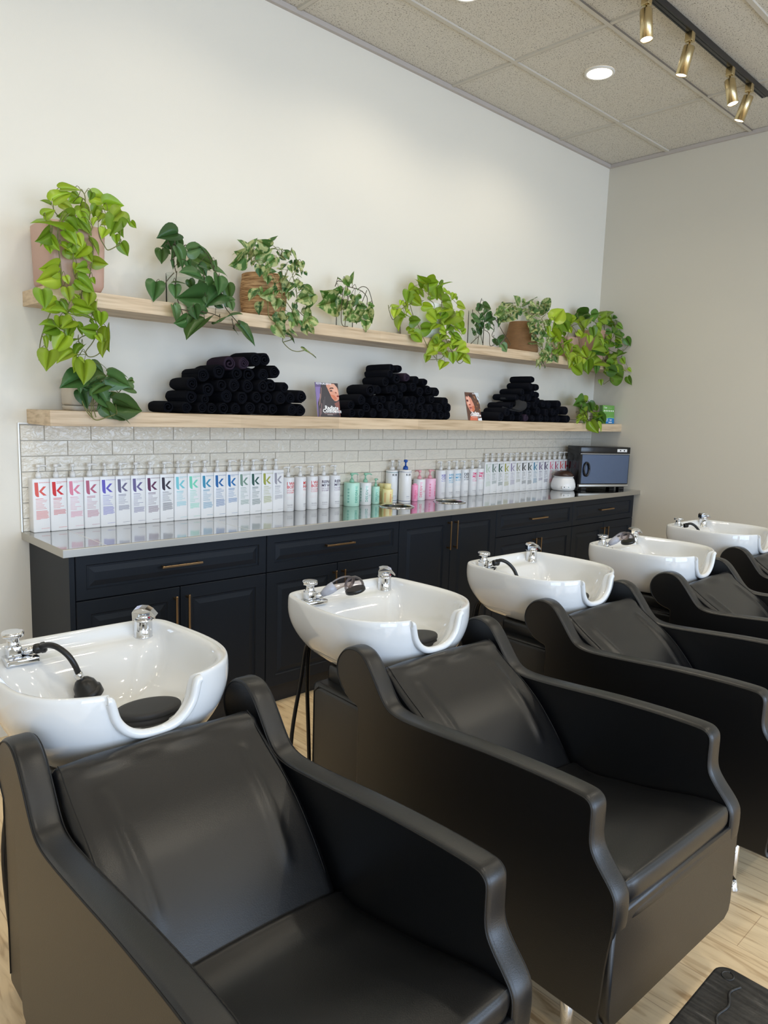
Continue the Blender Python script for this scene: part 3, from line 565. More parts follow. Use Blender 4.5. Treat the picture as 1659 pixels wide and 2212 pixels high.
def d1(P, Tx):
    P([(0,0),(.35,0),(.3,.3),(.17,.55),(.1,1),(.05,1)], (142,124,178)); P([(0,0),(.5,0),(.42,.12),(0,.14)], (112,96,140))
    P([(.28,.0),(1,0),(1,1),(.04,1),(.06,.6),(.17,.4),(.2,.2)], (72,68,72))
    P([(.47,.02),(.97,.02),(1,.3),(1,.47),(.9,.53),(.8,.53),(.68,.44),(.6,.3),(.53,.18),(.48,.1)], (224,160,136))
    P([(.62,.03),(.9,.03),(.98,.3),(.9,.3),(.7,.2)], (238,182,158)); P([(.62,.34),(.8,.36),(.92,.46),(.8,.52),(.7,.42)], (214,128,98))
    P([(.82,.0),(1,0),(1,.2),(.95,.12),(.86,.05)], (66,58,60))
    P([(.57,.2),(.66,.135),(.77,.13),(.8,.17),(.68,.165)], (70,48,44)); P([(.6,.235),(.68,.205),(.76,.215),(.72,.25),(.64,.255)], (86,54,52)); P([(.72,.215),(.745,.215),(.74,.232),(.72,.232)], (250,240,235))
    P([(.83,.26),(.9,.26),(.92,.3),(.86,.3)], (150,78,64)); P([(.9,.375),(.95,.355),(1,.365),(1,.4),(.92,.405)], (140,44,44))
    P([(.77,.6),(1,.52),(1,1),(.95,.9)], (150,100,92)); P([(.75,.75),(.86,.88),(.76,.86)], (240,200,195))
    for (a, b_, c) in ((.17,.32,(176,140,128)),(.24,.14,(150,120,116)),(.2,.6,(140,112,112)),(.3,.5,(104,94,98)),(.12,.75,(150,118,122)),(.36,.4,(96,90,94))): P([(a,b_),(a+.03,b_+.02),(a-.02,b_+.3),(a-.07,b_+.38),(a-.03,b_+.2)], c)
    Tx('KEVIN.MURPHY', .04, .062, .0155, (245,245,250), .0004)
    Tx('Radiate', .34, .79, .032, (250,250,250), .0008); Tx('Confidence', .24, .875, .0285, (250,250,250), .0008); P([(.3,.905),(.82,.905),(.82,.914),(.3,.914)], (200,160,155)); P([(.42,.935),(.66,.935),(.66,.944),(.42,.944)], (235,230,228))
def d2(P, Tx):
    P([(0,0),(1,0),(1,1),(0,1)], (96,66,54)); P([(.68,0),(1,0),(1,.4),(.92,.35),(.8,.12)], (196,208,216))
    P([(.03,.16),(.22,.12),(.4,.2),(.55,.4),(.6,.6),(.42,.72),(.26,.68),(.1,.5),(.04,.4)], (222,150,128)); P([(.08,.18),(.25,.14),(.3,.4),(.12,.44)], (240,184,164)); P([(.4,.5),(.6,.46),(.55,.66),(.4,.7)], (206,118,84))
    P([(.04,.27),(.18,.26),(.2,.33),(.07,.34)], (92,40,38)); P([(.2,.42),(.34,.42),(.28,.47),(.22,.46)], (130,52,42)); P([(.2,.53),(.36,.52),(.4,.57),(.26,.61)], (150,50,50)); P([(.26,.565),(.36,.56),(.32,.58)], (240,220,215))
    rnd = random.Random(5)
    for k in range(46):
        u = rnd.uniform(.35,.93); v = rnd.uniform(.04,.93); s = rnd.uniform(.03,.07); c = rnd.choice([(190,140,92),(150,100,66),(70,48,42),(220,176,130),(120,80,56)])
        if u < .62 and v > .2 and v < .66: continue
        P([(u,v),(u+s,v-s*.4),(u+s*1.6,v+s*.7),(u+s*1.1,v+s*.9),(u+s*.7,v+s*.2)], c)
    for k in range(8): u = rnd.uniform(.04,.45); v = rnd.uniform(.02,.13); P([(u,v),(u+.08,v),(u+.05,v+.08)], (64,46,46))
    P([(.2,.84),(.7,.86),(.7,1),(.12,1)], (206,112,84)); P([(.72,.93),(1,.9),(1,1),(.72,1)], (225,232,240))
    Tx('KEVIN.MURPHY', .52, .06, .009, (240,240,245), .0003); Tx('Radiate', .3, .78, .026, (252,246,246), .0009); Tx('Confidence', .2, .85, .023, (252,246,246), .0009); P([(.3,.89),(.8,.89),(.8,.9),(.3,.9)], (235,215,205))
def d3(P, Tx):
    P([(0,.6),(0,1),(1,1),(1,.68),(.6,.66),(.3,.7)], (35,130,200)); P([(0,.64),(.3,.72),(.6,.68),(1,.7),(1,.67),(.6,.65),(.3,.69),(0,.62)], (160,215,120))
    for k in range(6): u = .14+.15*k; P([(u+.06*cos(a)*.8, .3+.05*sin(a)) for a in [2*pi*q/12 for q in range(12)]], (240,248,235))
    Tx('Clean', .1, .17, .022, (240,250,235), .0004); Tx('sanitized air', .45, .17, .013, (180,220,160), 0); Tx('FAST', .12, .88, .03, (235,245,250), .0006); Tx('hair', .6, .84, .024, (235,245,250), .0006); P([(.52,.9),(.8,.9),(.8,.95),(.52,.95)], (245,250,252))
M_cb = mat('card_back', (205,205,205), .5)
card(1.466, 1.628, ZL+.0005, .186, -.203, -.170, 'advert_card', 'printed card of a long-haired woman on purple, between the left and middle towel piles', 'card', d1, (M_cb, ink((120,104,150))))
card(2.668, 2.808, ZL+.0005, .182, -.255, -.212, 'advert_card', 'small printed card of a curly-haired woman left of the right towel pile', 'card', d2, (M_cb, ink((96,66,54))))
card(4.415, 4.602, ZL+.0005, .150, -.215, -.207, 'leaflet_box', 'green and blue leaflet box at the right end of the lower shelf', 'leaflet holder', d3, (mat('green_board', (96,130,76), .5), ink((112,170,80))), th=.03)

# ------------------------------------------------------------ plants
def hump(v): return v
LEAFP = [(-.07,.10),(-.11,.24),(-.06,.38),(.06,.47),(.22,.50),(.38,.47),(.55,.38),(.71,.26),(.86,.11),(1.0,0)]
def add_leaf(mb, cols, B, T_, w_, c, rnd):
    B = Vector(B); T_ = Vector(T_); ax = T_-B; B = B-ax*.03; ax = ax*1.12; L = ax.length
    if L < .008: return
    ax.normalize(); toc = (CAM-B).normalized(); up = Vector((0,0,1))
    n0 = (toc*.75 + up*.45 + Vector((rnd.uniform(-.2,.2), -.2, rnd.uniform(-.1,.2)))); n0 = (n0-ax*n0.dot(ax)).normalized()
    W = .80; a = math.acos(min(1, max(.25, w_*1.22/W))) * rnd.choice((-1, 1)); n0 = Matrix.Rotation(a, 3, ax) @ n0; sd = ax.cross(n0)
    fold = rnd.uniform(.1,.35); bend = rnd.uniform(.05,.2)*L
    def pt(t, h): return B + ax*(t*L) + sd*(h*L*.92) + n0*(abs(h)*fold*L - bend*(t-.35)**2*2 + .012*L*sin(9*t)*abs(h)*3)
    ms = [0, .02, .04, .1, .22, .38, .56, .74, .88, 1.0]
    o = len(mb.v); k0 = len(ms)
    mid = [pt(t, 0) for t in ms]
    base = o; vs = mid[:]; 
    for s in (1, -1):
        for (t, h) in LEAFP: vs.append(pt(t, s*h))
        for (t, h), tm in zip(LEAFP, ms): vs.append(pt((t+tm)/2, s*h*.5))
    n_ = len(LEAFP); fs = []
    for si in (0, 1):
        q = k0+si*2*n_; md = q+n_
        for i in range(n_-1): fs.append((i, i+1, md+i+1, md+i)); fs.append((md+i, md+i+1, q+i+1, q+i))
    mb.add(vs, fs, None, True)
    dk = tuple(v*.82 for v in c); lt = tuple(min(1, v*1.35+.01) for v in c)
    cols += [lt]*k0 + ([dk]*n_ + [c]*n_)*2
PAL = dict(lime=[(168,200,48),(150,188,44),(184,212,62),(130,170,44),(172,204,56)], dark=[(80,126,68),(94,138,78),(68,110,58),(116,154,98),(88,124,60)], var=[(86,132,66),(104,148,76),(70,116,62),(122,160,84)], mid=[(92,140,58),(108,150,70),(78,124,50)], ldk=[(120,164,50),(150,186,50),(92,140,52),(164,198,58)])
